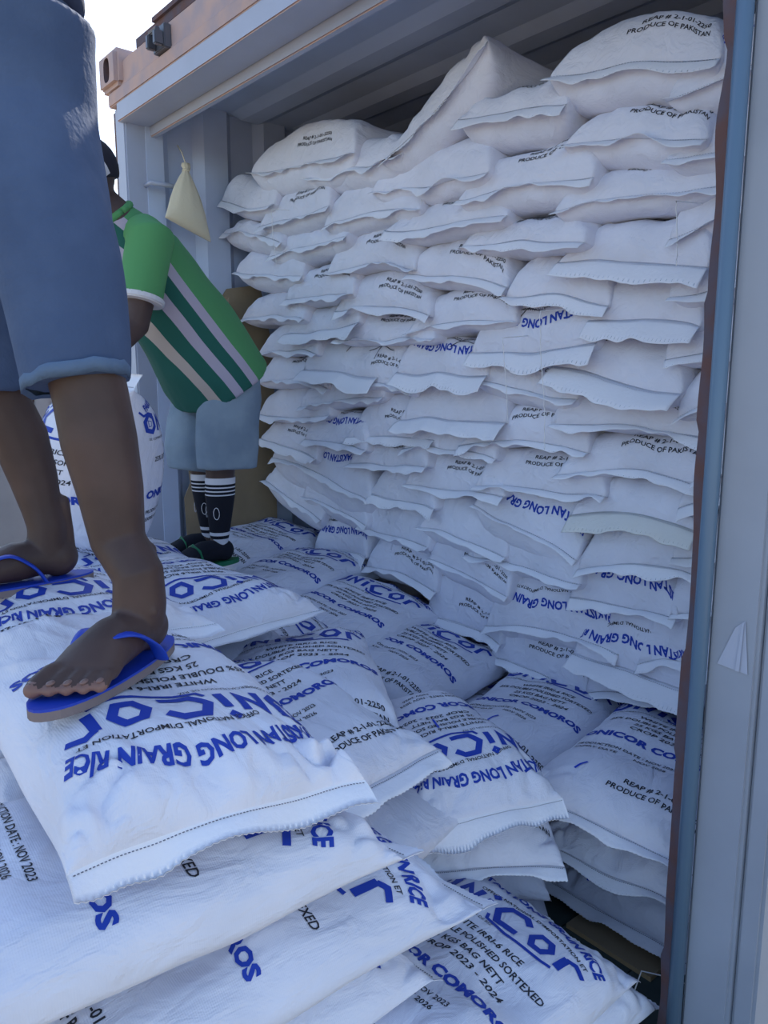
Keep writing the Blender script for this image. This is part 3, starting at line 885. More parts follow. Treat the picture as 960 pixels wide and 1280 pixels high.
DESC = {
 (0, 0): 'bulging white rice sack lying sideways on the top left of the sack wall',
 (0, 2): 'white rice sack tilted with one corner pointing up on top of the sack wall',
 (0, 4): 'largest white rice sack on the top of the wall near the right end',
 (4, 4): 'white sack with pen cross under upside-down blue lettering, left of a wide-hemmed sack',
 (8, 5): 'white sack with wide yellowed drooping hem near the right end, low in the wall',
 (10, 4): 'sack with upside-down blue PAKISTAN LONG GRA lettering, low at right end of wall',
 (10, 3): 'rounded sack with a bent line of upside-down blue lettering, low in the wall',
 (11, 0): 'white sack showing two small date lines, resting on the floor pile',
}
nrow = {}
for r in WALL: nrow[r[0]] = nrow.get(r[0], 0) + 1
for r in WALL:
    ri, ci, x, y, z, w, hu, hd, roll, prn, ex = r
    seed = ri * 17 + ci * 5 + 3
    # sacks that run on behind the right post keep their real width
    xl = x - w / 2 * math.cos(roll); xr = x + w / 2 * math.cos(roll)
    if xr > -0.19 and w < 0.30:
        xr2 = -0.015; z += (xr2 - xr) / 2 * -0.12 * -1 * 0
        xr = xr2
    xl = max(xl, X0 + 0.02); xr = min(xr, X1 - 0.012)
    x = (xl + xr) / 2; w = (xr - xl) / math.cos(roll)
    hu2 = hu + 0.014; hd2 = max(hd, 0.022)
    big = 'steep' in ex
    if big: roll = 0.42; hu2 = 0.075; hd2 = 0.085; w = 0.49; z -= 0.015
    L = 0.60
    if w > 0.55 and not big: L = 0.40; w = min(w, 0.68)
    w = min(w, 0.68)
    yaw = random.Random(seed).uniform(-0.05, 0.05)
    rot = (Matrix.Rotation(yaw, 4, 'Z') @ Matrix.Rotation(-roll, 4, 'Y')).to_euler()
    pos = (x, y + L / 2, z)
    key = (ri, ci)
    feat = {'b': 'with small black lines of print on its end', 'a': 'with upside-down blue lettering at its top edge', 'n': 'with a plain unprinted end'}[prn]
    if 'X' in ex: feat += ' and a black pen cross'
    if 'F' in ex: feat += ' and a wide loose pinked hem'
    if ci == nrow[ri] - 1: place = 'at the right end of its course'
    elif ci == 0: place = 'at the left end of its course'
    else: place = ORD[ci] + ' from left'
    label = DESC.get(key, '')
    if not label:
        feat = {'b': 'with black print', 'a': 'with blue lettering', 'n': 'with plain end'}[prn]
        if 'X' in ex: feat += ' and pen cross'
        elif 'F' in ex: feat += ', wide hem'
        place = {'at the right end of its course': 'at right end', 'at the left end of its course': 'at left end'}.get(place, place)
        label = 'sack ' + feat + ', ' + place + ' of ' + ORD[ri] + ' course from wall top'
    marks = []
    if 'X' in ex:
        rr = random.Random(seed); cx = rr.uniform(-0.03, 0.05); c2 = hu * 0.85 + 0.01
        marks.append(([[(cx - 0.055, c2 - 0.004), (cx + 0.01, c2 + 0.006), (cx + 0.06, c2 - 0.002)], [(cx - 0.02, c2 - 0.035), (cx, c2 + 0.002), (cx + 0.025, c2 + 0.035)]], 0.0028, 'pen'))
    pr = {'b': PR_BOT, 'a': PR_TOP, 'n': None}[prn]
    make_sack('rice_sack', label, pos, rot, w, L, hu2, hd2, seed, nx=40, ny=36, pr=pr, hems='front', flip_print=(prn == 'a'),
              hem_len=0.050 if 'F' in ex else random.Random(seed + 1).uniform(0.020, 0.030), droop=0.95 if 'F' in ex else random.Random(seed + 4).uniform(0.3, 1.0), group='rice sacks stacked in the wall inside the container',
              marks=marks, hem_mat=M['old_hem'] if key == (8, 5) else None, p=5.5, pe=11, print_scale=0.80 if prn == 'b' else 0.95, sag=random.Random(seed + 2).uniform(-0.022, 0.008), wr=0.8)
# second layer just behind, closing the gaps between the front sacks
rr = random.Random(5)
for i in range(8):
    for j in range(5):
        make_sack('rice_sack', 'white rice sack in the layer hidden behind the front sack wall', (X0 + 0.27 + j * 0.455 + (i % 2) * 0.04, 1.27, 0.14 + i * 0.25), (0, 0, rr.uniform(-0.04, 0.04)),
                  0.45, 0.60, 0.15, 0.11, 300 + i * 5 + j, nx=14, ny=14, hems='none', group='rice sacks of the second layer behind the wall', p=5)

# ------------------------------------------------------------------ the floor pile
def fs(name_label, x, y, z, yaw, pitch=0, roll=0, w=0.40, L=0.65, hu=0.085, hd=0.05, seed=1, pr=PR_FULL, nx=64, ny=80, hem=0.028, **kw):
    return make_sack('rice_sack', name_label, (x, y, z), sack_rot(math.radians(yaw), math.radians(pitch), math.radians(roll)), w, L, hu, hd, seed,
                     nx=nx, ny=ny, pr=pr, hem_len=hem, group='rice sacks lying in the pile in front of the wall', **kw)

blue = lambda x, y: [([[(x, y), (x + 0.004, y + 0.02), (x + 0.012, y + 0.034)]], 0.005, 'blue_pen')]
fs('white rice sack on top of the three-high stack beside the right container post', -0.294, 0.40, 0.325, 11, -2, 7, seed=11, w=0.405, L=0.65, marks=blue(-0.10, 0.10))
fs('middle white rice sack of the three-high stack beside the right container post', -0.277, 0.449, 0.199, 4, 0, 0, seed=12, marks=blue(-0.07, 0.075), pr=None)
fs('bottom white rice sack of the three-high stack, on the dark floor', -0.241, 0.495, 0.070, -4, 1, -3, seed=13, marks=blue(-0.09, 0.06))
fs('white rice sack lying over its left neighbour, just left of the three-high stack', -0.685, 0.40, 0.320, 8, 3, 2, seed=14, L=0.62, marks=blue(-0.02, 0.13))
fs('rice sack half covered by its right neighbour, lettering cut off, by the wall foot', -0.815, 0.41, 0.235, 16, -3, 6, seed=15, L=0.63)
fs('rice sack with full blue lettering at the wall foot, middle of the floor pile', -1.075, 0.32, 0.385, 12, -1, 11, seed=16, L=0.62)
fs('fully lettered rice sack at the wall foot, second to the right of the socks', -1.34, 0.235, 0.49, 14, 1, 8, seed=17, L=0.64)
fs('white rice sack immediately right of the black and white socks, half folded at its top', -1.70, 0.25, 0.545, 16, 2, 3, seed=18, L=0.63)
fs('farthest white rice sack of the floor pile, behind the socked feet by the left wall', -2.09, 0.36, 0.60, 18, 1, 8, seed=19, L=0.64)
fs('white rice sack turned sideways, its lettering running off to the right, below the socked feet', -1.28, -0.19, 0.525, 2, -5, 12, seed=20, L=0.62)
fs('white rice sack under the socked feet with only the end of RICE showing', -1.60, -0.17, 0.560, -36, 0, 0, seed=21)
fs('rice sack with upside-down blue lettering, right behind the front barefoot leg', -1.20, -0.40, 0.715, -86, 0, 0, seed=22)
fs('white rice sack under the rear flip-flop, its wide hem facing the viewer', -0.99, -0.79, 0.800, -86, 3, 0, seed=23, L=0.64, hem=0.045, droop=0.5)
fs('large white rice sack in the foreground under the front flip-flop, blue lettering upside down', -0.508, -0.805, 0.760, -91, -4, -4, seed=24, w=0.41, L=0.66, hu=0.090, hd=0.060, nx=150, ny=210, hem=0.036, droop=0.55, wr=1.9, pleat=2.2)
fs('white rice sack directly beneath the foreground sack, cut by the lower left frame edge', -0.365, -0.905, 0.605, -3, 0, 0, seed=25, w=0.43, L=0.68, nx=100, ny=140, hem=0.04)
fs('rice sack third from the top at the lower left, ROS showing on it', -0.335, -0.755, 0.470, -1, 0, 3, seed=26, w=0.42, L=0.67, nx=90, ny=120, hem=0.04)
fs('rice sack fourth from the top at lower left, only its end showing', -0.365, -0.82, 0.335, 1, 0, 0, seed=27, w=0.42, L=0.66)
fs('white rice sack at the bottom centre with large slanting blue lettering, beside the dark floor', -0.225, -0.375, 0.210, 6, -6, 9, seed=28, nx=90, ny=110)
fs('lowest white rice sack at the bottom edge beside the dark wooden floor', -0.235, -0.33, 0.075, 4, 0, 0, seed=29, pr=None)
fs('arched white rice sack with gaping wide hem at the middle of the pile', -0.545, -0.10, 0.425, -108, 3, 0, seed=30, w=0.32, L=0.48, hem=0.038, droop=0.9, hu=0.11, marks=[([[(0.02, 0.30), (0.03, 0.35)]], 0.005, 'blue_pen')])
fs('white rice sack tucked under the arched sack, its printed end poking out', -0.586, 0.03, 0.285, 50, 0, 0, seed=31, w=0.34, L=0.60)
fs('white rice sack with slanting black print and a raised open hem beside the foreground sack', -0.66, -0.50, 0.580, 96, 4, -4, seed=32, w=0.40, L=0.60, hem=0.045, droop=0.2)
fs('small-looking white rice sack with dates, behind the right edge of the foreground sack', -0.80, -0.31, 0.565, 58, 0, 0, seed=33)
fs('white rice sack at the left frame edge, behind the rear leg', -1.50, -0.82, 0.760, -80, 0, 0, seed=34)
# buried layers carrying the visible ones
rr = random.Random(9)
def column(x, y, yaw, zs, w=0.41, L=0.64):
    for z in zs:
        make_sack('rice_sack', 'white rice sack buried in the lower layers of the floor pile', (x + rr.uniform(-.01, .01), y + rr.uniform(-.01, .01), z), (0, 0, math.radians(yaw + rr.uniform(-3, 3))), w, L, 0.082, 0.050,
                  700 + int(x * -100) + int(z * 100), nx=20, ny=24, hems='none', group='rice sacks buried under the floor pile', p=4)
column(-0.74, 0.41, 8, [0.085])
column(-1.16, 0.33, 10, [0.06, 0.19])
column(-1.60, 0.28, 10, [0.06, 0.19, 0.32])
column(-2.10, 0.34, 6, [0.06, 0.19, 0.32, 0.45])
column(-1.52, -0.35, -85, [0.05, 0.18, 0.31, 0.43])
column(-1.02, -0.33, -86, [0.05, 0.18, 0.31, 0.43])
column(-1.22, -0.42, -86, [0.575])
column(-0.99, -0.80, -86, [0.05, 0.18, 0.31, 0.44, 0.57, 0.68])
column(-1.55, -0.82, -86, [0.05, 0.18, 0.31, 0.44, 0.57, 0.65])
column(-0.36, -0.88, 0, [0.05, 0.19])
column(-0.62, -0.45, 100, [0.43])
column(-0.62, 0.06, 50, [0.05, 0.16], 0.33, 0.54)
# sacks standing upright between the two men
def upright(label, c, w, L, az, lean, seed, taper):
    n = Vector((math.cos(az), math.sin(az), 0)); y = Vector((0, 0, 1)); x = y.cross(n)
    R = Matrix((x, y, n)).transposed() @ Matrix.Rotation(lean, 3, 'Z')
    def dr(P):
        P = P.copy(); t = (P[..., 1] + L / 2) / L
        k = taper(t)
        P[..., 0] *= k
        return P
    return make_sack('rice_sack', label, c, R.to_euler(), w, L, 0.175, 0.165, seed, nx=60, ny=70, pr=PR_FULL, both_faces=True, p=2.1, group='rice sacks standing upright between the men', drape=dr, hem_len=0.04)
upright('white rice sack standing on edge between the two men, gripped at its top', (-1.545, -0.46, 1.03), 0.33, 0.50, math.radians(-84), math.radians(-8), 41, lambda t: 0.72 + 0.28 * np.clip(t * 1.5, 0, 1))
fs('white rice sack beneath the upright sack, mostly hidden by the two bare legs', -1.66, -0.42, 0.715, -84, 0, 0, seed=35)

# loose white threads hanging from seams
def thread(pts, label, grp='loose white sewing threads hanging on the sack wall'):
    b = MB(); n = 14; P = [Vector(p) for p in pts]; out = []
    for i in range(len(P) - 1):
        for k in range(n): out.append(P[i].lerp(P[i + 1], k / n) + Vector((rr.uniform(-.0015, .0015), 0, 0)))
    out.append(P[-1]); c = out[0].copy()
    b.tube([p - c for p in out], 0.0012, 5)
    o = b.build('thread', M['string'], None, smooth=True); o.location = c; tag(o, label, 'thread', grp)
thread([(-0.66, 0.45499999999999996, 1.46), (-0.66, 0.34299999999999997, 1.45), (-0.665, 0.36, 1.33), (-0.655, 0.37, 1.20), (-0.66, 0.38, 1.10)], 'long loose white thread hanging down the middle right of the sack wall')
thread([(-0.79, 0.46499999999999997, 1.4), (-0.79, 0.353, 1.39), (-0.795, 0.38, 1.25), (-0.79, 0.385, 1.16)], 'short loose white thread hanging left of the long thread on the wall')
thread([(-1.88, 0.44000000000000006, 1.9), (-1.88, 0.328, 1.89), (-1.885, 0.335, 1.80), (-1.88, 0.345, 1.70)], 'loose white thread hanging near the top left end of the sack wall')
thread([(-0.3, 0.44499999999999995, 1.66), (-0.3, 0.33299999999999996, 1.65), (-0.302, 0.35, 1.58), (-0.30, 0.35, 1.52)], 'loose white thread hanging at the right end of the sack wall')
b = MB(); b.tube([(0.0, 0.0, 0.004), (0.03, 0.05, 0.02), (0.02, 0.10, 0.05), (0.07, 0.16, 0.03), (0.14, 0.19, 0.004)], 0.0016, 5)
o = b.build('thread', M['string'], None, smooth=True); o.location = (-0.16, 0.0, 0.0); tag(o, 'curling white thread lying on the dark floor in front of the stack', 'thread')
# folded tan paper corner on the floor under the stack
b = MB(); b.box((-0.36, 0.14, 0.001), (-0.14, 0.30, 0.012)); o = b.build('cardboard_sheet', M['card']); tag(o, 'flat tan cardboard piece sticking out on the dark floor under the stack', 'cardboard')


# ------------------------------------------------------------------ people
def ellipsoid_ring(c, ax, ay, rx, ry, n):
    return [Vector(c) + ax * (rx * math.cos(2 * PI * k / n)) + ay * (ry * math.sin(2 * PI * k / n)) for k in range(n)]

def loft(mb, st, n=20, mi=0, up=Vector((0, 1, 0)), round_ends=True):
    """stations: (point, rx, ry); rx is across 'side', ry along 'up' projected"""
    P = [Vector(s[0]) for s in st]; vs = []; rings = 0
    seq = list(range(len(P)))
    for i in seq:
        d = (P[min(i + 1, len(P) - 1)] - P[max(i - 1, 0)]).normalized()
        ay = (up - d * up.dot(d)).normalized(); ax = ay.cross(d)
        if i == 0 and round_ends:
            for t in (0.35, 0.75):
                vs += ellipsoid_ring(P[0] - d * min(st[0][1], st[0][2]) * math.cos(t * PI / 2) * 0.9, ax, ay, st[0][1] * math.sin(t * PI / 2), st[0][2] * math.sin(t * PI / 2), n); rings += 1
        vs += ellipsoid_ring(P[i], ax, ay, st[i][1], st[i][2], n); rings += 1
        if i == len(P) - 1 and round_ends:
            for t in (0.75, 0.35):
                vs += ellipsoid_ring(P[i] + d * min(st[i][1], st[i][2]) * math.cos(t * PI / 2) * 0.9, ax, ay, st[i][1] * math.sin(t * PI / 2), st[i][2] * math.sin(t * PI / 2), n); rings += 1
    f = []
    for r in range(rings - 1):
        for k in range(n): f.append((r * n + k, r * n + (k + 1) % n, (r + 1) * n + (k + 1) % n, (r + 1) * n + k))
    f.append(tuple(range(n - 1, -1, -1))); f.append(tuple((rings - 1) * n + k for k in range(n)))
    mb.add(vs, f, mi)

def ball(mb, c, r, rot=None, mi=0):
    bm = bmesh.new(); bmesh.ops.create_uvsphere(bm, u_segments=20, v_segments=14, radius=1)
    R = rot or Matrix.Identity(3)
    vs = [Vector(c) + R @ Vector((v.co.x * r[0], v.co.y * r[1], v.co.z * r[2])) for v in bm.verts]
    bm.verts.index_update()
    mb.add(vs, [tuple(v.index for v in f.verts) for f in bm.faces], mi); bm.free()

def fuse(mb, name, mats, parent, voxel=0.006, smooth_it=6, displace=None, origin=(0, 0, 0)):
    """union of overlapping solids into one continuous skin"""
    vs = [(v[0] - origin[0], v[1] - origin[1], v[2] - origin[2]) for v in mb.v]
    me = mesh_from('tmp', vs, mb.f, [mats[0]], None, False)
    bm = bmesh.new(); bm.from_mesh(me); bmesh.ops.recalc_face_normals(bm, faces=bm.faces); bm.to_mesh(me); bm.free()
    o = link('tmp', me)
    r = o.modifiers.new('r', 'REMESH'); r.mode = 'VOXEL'; r.voxel_size = voxel; r.use_smooth_shade = True
    s = o.modifiers.new('s', 'SMOOTH'); s.factor = 0.5; s.iterations = smooth_it
    dg = bpy.context.evaluated_depsgraph_get()
    new = bpy.data.meshes.new_from_object(o.evaluated_get(dg))
    bpy.data.objects.remove(o, do_unlink=True)
    new.name = name; new.materials.clear()
    for m in mats: new.materials.append(m)
    new.polygons.foreach_set('use_smooth', np.ones(len(new.polygons), dtype=bool))
    if displace:
        n = len(new.vertices); co = np.empty(n * 3); new.vertices.foreach_get('co', co); no = np.empty(n * 3); new.vertices.foreach_get('normal', no)
        co = co.reshape(-1, 3); no = no.reshape(-1, 3)
        co = co + no * displace(co)[:, None]
        new.vertices.foreach_set('co', co.ravel()); new.update()
    ob = link(name, new, parent)
    return ob

def foot_solids(mb, heel, toe_dir, up=Vector((0, 0, 1)), length=0.25, left=True, toes=True):
    """barefoot solids; heel = point at the back of the heel on the sole plane"""
    f = Vector(toe_dir).normalized(); z = up; s = z.cross(f)  # s points to the person's left
    inner = -s if left else s                                 # big-toe side
    H_ = Vector(heel); q = length / 0.25
    def P(a, b_, c): return H_ + f * (a * q) + inner * (b_ * q) + z * (c * q)
    R = Matrix((f, inner, z)).transposed()
    ball(mb, P(0.035, 0, 0.034), (0.038 * q, 0.032 * q, 0.036 * q), R)
    loft(mb, [(P(0.03, 0.002, 0.034), 0.029 * q, 0.030 * q), (P(0.07, 0.0, 0.038), 0.032 * q, 0.034 * q), (P(0.11, 0.002, 0.036), 0.038 * q, 0.036 * q), (P(0.15, 0.002, 0.029), 0.045 * q, 0.028 * q), (P(0.182, -0.002, 0.020), 0.049 * q, 0.020 * q)], 20, 0, z)
    if toes:
        spec = [(0.031, 0.066, 0.0142), (0.0095, 0.062, 0.0102), (-0.0095, 0.054, 0.0096), (-0.0275, 0.045, 0.0092), (-0.0440, 0.034, 0.0095)]
        for b_, ln, r in spec:
            st = [(P(0.175, b_ * 0.9, 0.018), r * q * 1.0, r * q), (P(0.178 + ln * 0.45, b_, 0.021), r * q * 0.92, r * q * 0.95), (P(0.178 + ln * 0.8, b_ * 1.02, 0.014), r * q * 1.06, r * q * 0.95), (P(0.178 + ln, b_ * 1.02, 0.011), r * q * 0.85, r * q * 0.75)]
            loft(mb, st, 14, 0, z)
    else:
        ball(mb, P(0.205, 0.004, 0.017), (0.045 * q, 0.042 * q, 0.017 * q), R)
    return P, R

def hand_solids(mb, wrist, d, palm_n, size=1.0, curl=0.6, left=True):
    d = Vector(d).normalized(); n = Vector(palm_n); n = (n - d * n.dot(d)).normalized(); s = d.cross(n) * (1 if left else -1)
    W = Vector(wrist)
    loft(mb, [(W, 0.026 * size, 0.018 * size), (W + d * 0.045 * size, 0.037 * size, 0.015 * size), (W + d * 0.085 * size, 0.040 * size, 0.013 * size)], 16, 0, n)
    for k, (o_, ln) in enumerate([(0.030, 0.070), (0.010, 0.080), (-0.010, 0.074), (-0.029, 0.058)]):
        p = W + d * 0.085 * size + s * o_ * size; dd = d.copy(); pts = [p]; ang = curl
        for seg in (0.42, 0.32, 0.26):
            dd = (dd * math.cos(ang) + n * math.sin(ang)).normalized()
            p = p + dd * ln * seg * size; pts.append(p)
        loft(mb, [(pts[0], 0.0095 * size, 0.0095 * size), (pts[1], 0.0088 * size, 0.0088 * size), (pts[2], 0.008 * size, 0.008 * size), (pts[3], 0.007 * size, 0.007 * size)], 10, 0, s)
    t0 = W + d * 0.025 * size + s * 0.028 * size; t1 = t0 + (d * 0.6 + s * 0.7 + n * 0.2).normalized() * 0.042 * size; t2 = t1 + (d * 0.9 + s * 0.2 + n * 0.5).normalized() * 0.03 * size
    loft(mb, [(t0, 0.012 * size, 0.012 * size), (t1, 0.0105 * size, 0.0105 * size), (t2, 0.009 * size, 0.009 * size)], 10, 0, n)

def head_solids(mb, c, face, up, size=1.0):
    """head with brow, nose, lips, chin and ears; c = skull centre"""
    face = Vector(face).normalized(); up = Vector(up); up = (up - face * up.dot(face)).normalized(); s = up.cross(face)
    R = Matrix((face, s, up)).transposed(); c = Vector(c)
    P = lambda a, b_, d_: c + (face * a + s * b_ + up * d_) * size
    ball(mb, P(-0.01, 0, 0.02), (0.098 * size, 0.077 * size, 0.092 * size), R)
    ball(mb, P(0.022, 0, -0.035), (0.066 * size, 0.058 * size, 0.078 * size), R)
    ball(mb, P(0.062, 0, -0.092), (0.024 * size, 0.026 * size, 0.02 * size), R)
    loft(mb, [(P(0.088, 0, 0.012), 0.008 * size, 0.008 * size), (P(0.104, 0, -0.02), 0.013 * size, 0.012 * size), (P(0.102, 0, -0.032), 0.018 * size, 0.010 * size)], 12, 0, s)
    ball(mb, P(0.080, 0, -0.058), (0.014 * size, 0.027 * size, 0.008 * size), R); ball(mb, P(0.079, 0, -0.070), (0.013 * size, 0.024 * size, 0.008 * size), R)
    ball(mb, P(0.078, 0, 0.022), (0.016 * size, 0.05 * size, 0.01 * size), R)
    for k in (-1, 1):
        ball(mb, P(-0.008, k * 0.078, -0.012), (0.02 * size, 0.008 * size, 0.032 * size), R)
        ball(mb, P(0.074, k * 0.030, 0.004), (0.012 * size, 0.014 * size, 0.009 * size), R)
    return P, R

def cloth_noise(amp, fx, seed, stretch=(1, 1, 0.45)):
    vn = VN(seed); v2 = VN(seed + 1)
    def f(co):
        x = co * np.array(stretch) * fx
        return amp * (v2(x[:, 0] + x[:, 2] * 0.6, x[:, 1] + x[:, 2]) * 0.7 + vn(x[:, 0] * 2.3 + x[:, 1], x[:, 2] * 2.1) * 0.4)
    return f

def sandal(parent, P, R, left, q=1.0, mats=('rubber', 'sole'), org=Vector((0, 0, 0))):
    """P maps (along foot, towards big toe, up) to the world"""
    out = []
    n = 36
    for k in range(n):
        t = 2 * PI * k / n; a = math.cos(t); b_ = math.sin(t)
        x = 0.120 + 0.150 * math.copysign(abs(a) ** 0.85, a)
        wd = 0.037 + 0.015 * (1 + a) / 2
        out.append((x, b_ * wd * (1.0 if abs(a) < 0.9 else 0.95) + 0.004 * (1 + a)))
    def slab(z0, z1, mi, mb):
        vs = [P(x, y, z0) - org for x, y in out] + [P(x, y, z1) - org for x, y in out]
        fs_ = [(k, (k + 1) % n, n + (k + 1) % n, n + k) for k in range(n)] + [tuple(range(n - 1, -1, -1)), tuple(range(n, 2 * n))]
        mb.add(vs, fs_, mi)
    mb = MB(); slab(-0.016, -0.004, 0, mb); slab(-0.004, -0.0005, 1, mb)
    so = mb.build('sandal', [M[mats[1]], M[mats[0]]], parent)
    if not mats[0] == 'rubber': return so
    mb = MB()
    top = P(0.178, 0.020, 0.030) - org
    for sgn, bx in ((1, 0.040), (-1, -0.046)):
        pts = []
        a0 = P(0.188, 0.020, 0.012) - org; a1 = P(0.165, 0.020 + 0.004 * sgn, 0.040) - org; a2 = P(0.125, bx * 0.72 + 0.004, 0.054) - org; a3 = P(0.088, bx * 0.98, 0.030) - org; a4 = P(0.068, bx, 0.0) - org
        ctrl = [a0, a1, a2, a3, a4]
        for i in range(len(ctrl) - 1):
            p0 = ctrl[max(i - 1, 0)]; p1 = ctrl[i]; p2 = ctrl[i + 1]; p3 = ctrl[min(i + 2, 4)]
            for k in range(6):
                t = k / 6
                pts.append(0.5 * ((2 * p1) + (p2 - p0) * t + (2 * p0 - 5 * p1 + 4 * p2 - p3) * t * t + (-p0 + 3 * p1 - 3 * p2 + p3) * t ** 3))
        pts.append(a4)
        m = len(pts)
        loft(mb, [(p, 0.006 + 0.006 * min(1, 3 * i / m), 0.0032) for i, p in enumerate(pts)], 10, 0, (P(0, 0, 1) - P(0, 0, 0)).normalized())
    s_ = mb.build('strap', M[mats[0]], so, smooth=True)
    return so

def person_one():
    O = Vector((-0.745, -0.87, 0.865))
    root = empty('person', O)
    tag(root, 'person in blue denim shorts and blue flip-flops standing on the foreground sacks', 'person')
    fz = Vector((0.25, -0.97, 0)).normalized(); lf = Vector((0.97, 0.25, 0)).normalized()
    C0 = Vector((-0.757, -0.884, 1.76))
    mb = MB()
    # near (left) leg
    heelL = Vector((-0.519, -0.757, 0.866)); dL = Vector((0.56, -0.83, 0))
    PL, RL = foot_solids(mb, heelL, dL, length=0.255, left=True)
    V_ = Vector
    hipL = C0 + lf * 0.095 - V_((0, 0, 0.02)); hipR = C0 - lf * 0.095 - V_((0, 0, 0.02))
    kneeL = V_((-0.560, -0.840, 1.325)); ankL = PL(0.050, -0.002, 0.075)
    st = [(hipL, 0.066, 0.080), (hipL.lerp(kneeL, 0.5), 0.050, 0.060), (kneeL + V_((0, 0, 0.05)), 0.050, 0.056), (kneeL, 0.052, 0.056), (V_((-0.552, -0.830, 1.255)), 0.051, 0.056), (V_((-0.543, -0.824, 1.185)), 0.051, 0.057), (V_((-0.532, -0.816, 1.11)), 0.045, 0.050), (V_((-0.523, -0.812, 1.035)), 0.038, 0.042), (ankL + V_((0, 0, 0.045)), 0.035, 0.040), (ankL, 0.035, 0.042), (PL(0.052, 0, 0.045), 0.034, 0.042)]
    loft(mb, st, 24, 0, fz)
    ball(mb, ankL + lf * 0.026 + V_((0, 0, -0.008)), (0.012, 0.012, 0.013)); ball(mb, ankL - lf * 0.026, (0.012, 0.012, 0.014))
    # achilles tendon
    loft(mb, [(PL(0.012, 0, 0.045), 0.012, 0.012), (PL(0.014, 0, 0.09), 0.011, 0.012), (PL(0.020, 0, 0.15), 0.014, 0.014)], 12, 0, fz)
    # far (right) leg
    heelR = V_((-0.905, -0.752, 0.905)); dR = V_((-0.02, -1, 0))
    PR, RR = foot_solids(mb, heelR, dR, length=0.255, left=False)
    kneeR = V_((-0.945, -0.905, 1.335)); ankR = PR(0.050, 0, 0.075)
    st = [(hipR, 0.080, 0.090), (hipR.lerp(kneeR, 0.5), 0.070, 0.074), (kneeR + V_((0, 0, 0.05)), 0.058, 0.060), (kneeR, 0.052, 0.055), (V_((-0.938, -0.865, 1.25)), 0.048, 0.053), (V_((-0.930, -0.832, 1.17)), 0.046, 0.052), (V_((-0.922, -0.815, 1.09)), 0.040, 0.044), (V_((-0.912, -0.808, 1.035)), 0.033, 0.037), (ankR + V_((0, 0, 0.02)), 0.031, 0.036), (PR(0.052, 0, 0.045), 0.031, 0.038)]
    loft(mb, st, 24, 0, fz)
    loft(mb, [(PR(0.012, 0, 0.045), 0.012, 0.012), (PR(0.014, 0, 0.09), 0.011, 0.012), (PR(0.020, 0, 0.14), 0.014, 0.014)], 12, 0, fz)
    # trunk, neck, arms, head (above the frame)
    st = [(C0 - V_((0, 0, 0.07)), 0.11, 0.085), (C0, 0.140, 0.100), (C0 + V_((0, 0, 0.10)), 0.130, 0.095), (C0 + V_((0, 0, 0.20)), 0.140, 0.10), (C0 + V_((0, 0, 0.35)), 0.165, 0.115), (C0 + V_((0, 0, 0.45)), 0.165, 0.10), (C0 + V_((0, 0, 0.51)), 0.09, 0.07), (C0 + V_((0, 0, 0.58)), 0.056, 0.058), (C0 + fz * 0.015 + V_((0, 0, 0.66)), 0.054, 0.056)]
    loft(mb, st, 28, 0, fz)
    head_solids(mb, C0 + fz * 0.03 + V_((0, 0, 0.745)), fz + V_((0, 0, -0.15)), (0, 0, 1))
    for sg in (1, -1):
        sh = C0 + lf * 0.19 * sg + V_((0, 0, 0.44)); el = sh + lf * 0.06 * sg - V_((0, 0, 0.27)) - fz * 0.03; wr = el + fz * 0.23 - lf * 0.05 * sg + V_((0, 0, 0.06))
        loft(mb, [(sh - lf * 0.05 * sg, 0.05, 0.055), (sh, 0.054, 0.056), (sh.lerp(el, 0.5), 0.045, 0.046), (el, 0.038, 0.039), (el.lerp(wr, 0.35), 0.037, 0.037), (wr, 0.025, 0.022)], 18, 0, fz)
        hand_solids(mb, wr, (wr - el), V_((0, 0, -1)), 1.0, 0.45, sg > 0)
    body = fuse(mb, 'body', [M['skin'], M['toe_pad'], M['nail']], root, 0.0036, 5, origin=O)
    # paler toe tips
    me = body.data
    for (Pf, hl) in ((PL, heelL), (PR, heelR)):
        for b_, ln in ((0.031, 0.066), (0.0095, 0.062), (-0.0095, 0.054), (-0.0275, 0.045), (-0.044, 0.034)):
            c = Pf(0.178 + ln * 1.04, b_, 0.010) - O
            for p in me.polygons:
                if (p.center - c).length < 0.0115: p.material_index = 1
        for b_, ln, r in ((0.031, 0.064, 0.008), (0.0095, 0.060, 0.0052), (-0.0095, 0.052, 0.0048), (-0.0275, 0.043, 0.0046), (-0.044, 0.032, 0.0042)):
            nb = MB(); ball(nb, Pf(0.178 + ln * 0.93, b_ * 1.02, 0.0205) - O, (0.008, r, 0.003), RL if Pf is PL else RR)
            nb.build('toenail', M['nail'], root, smooth=True)
    sandal(root, PL, RL, True, org=O); sandal(root, PR, RR, False, org=O)
    # denim shorts
    mb = MB()
    hemL = V_((-0.562, -0.846, 1.268)); hemR = V_((-0.945, -0.885, 1.275))
    loft(mb, [(hipL + V_((0, 0, 0.06)), 0.085, 0.115), (hipL - V_((0, 0, 0.08)), 0.085, 0.112), (hipL.lerp(hemL, 0.45), 0.080, 0.100), (hipL.lerp(hemL, 0.8), 0.073, 0.084), (hemL + V_((0.0, 0, 0.0)), 0.071, 0.078)], 28, 0, fz, round_ends=False)
    loft(mb, [(hipR + V_((0, 0, 0.06)), 0.11, 0.125), (hipR - V_((0, 0, 0.08)), 0.108, 0.118), (hipR.lerp(hemR, 0.45), 0.104, 0.108), (hipR.lerp(hemR, 0.8), 0.092, 0.094), (hemR, 0.086, 0.088)], 28, 0, fz, round_ends=False)
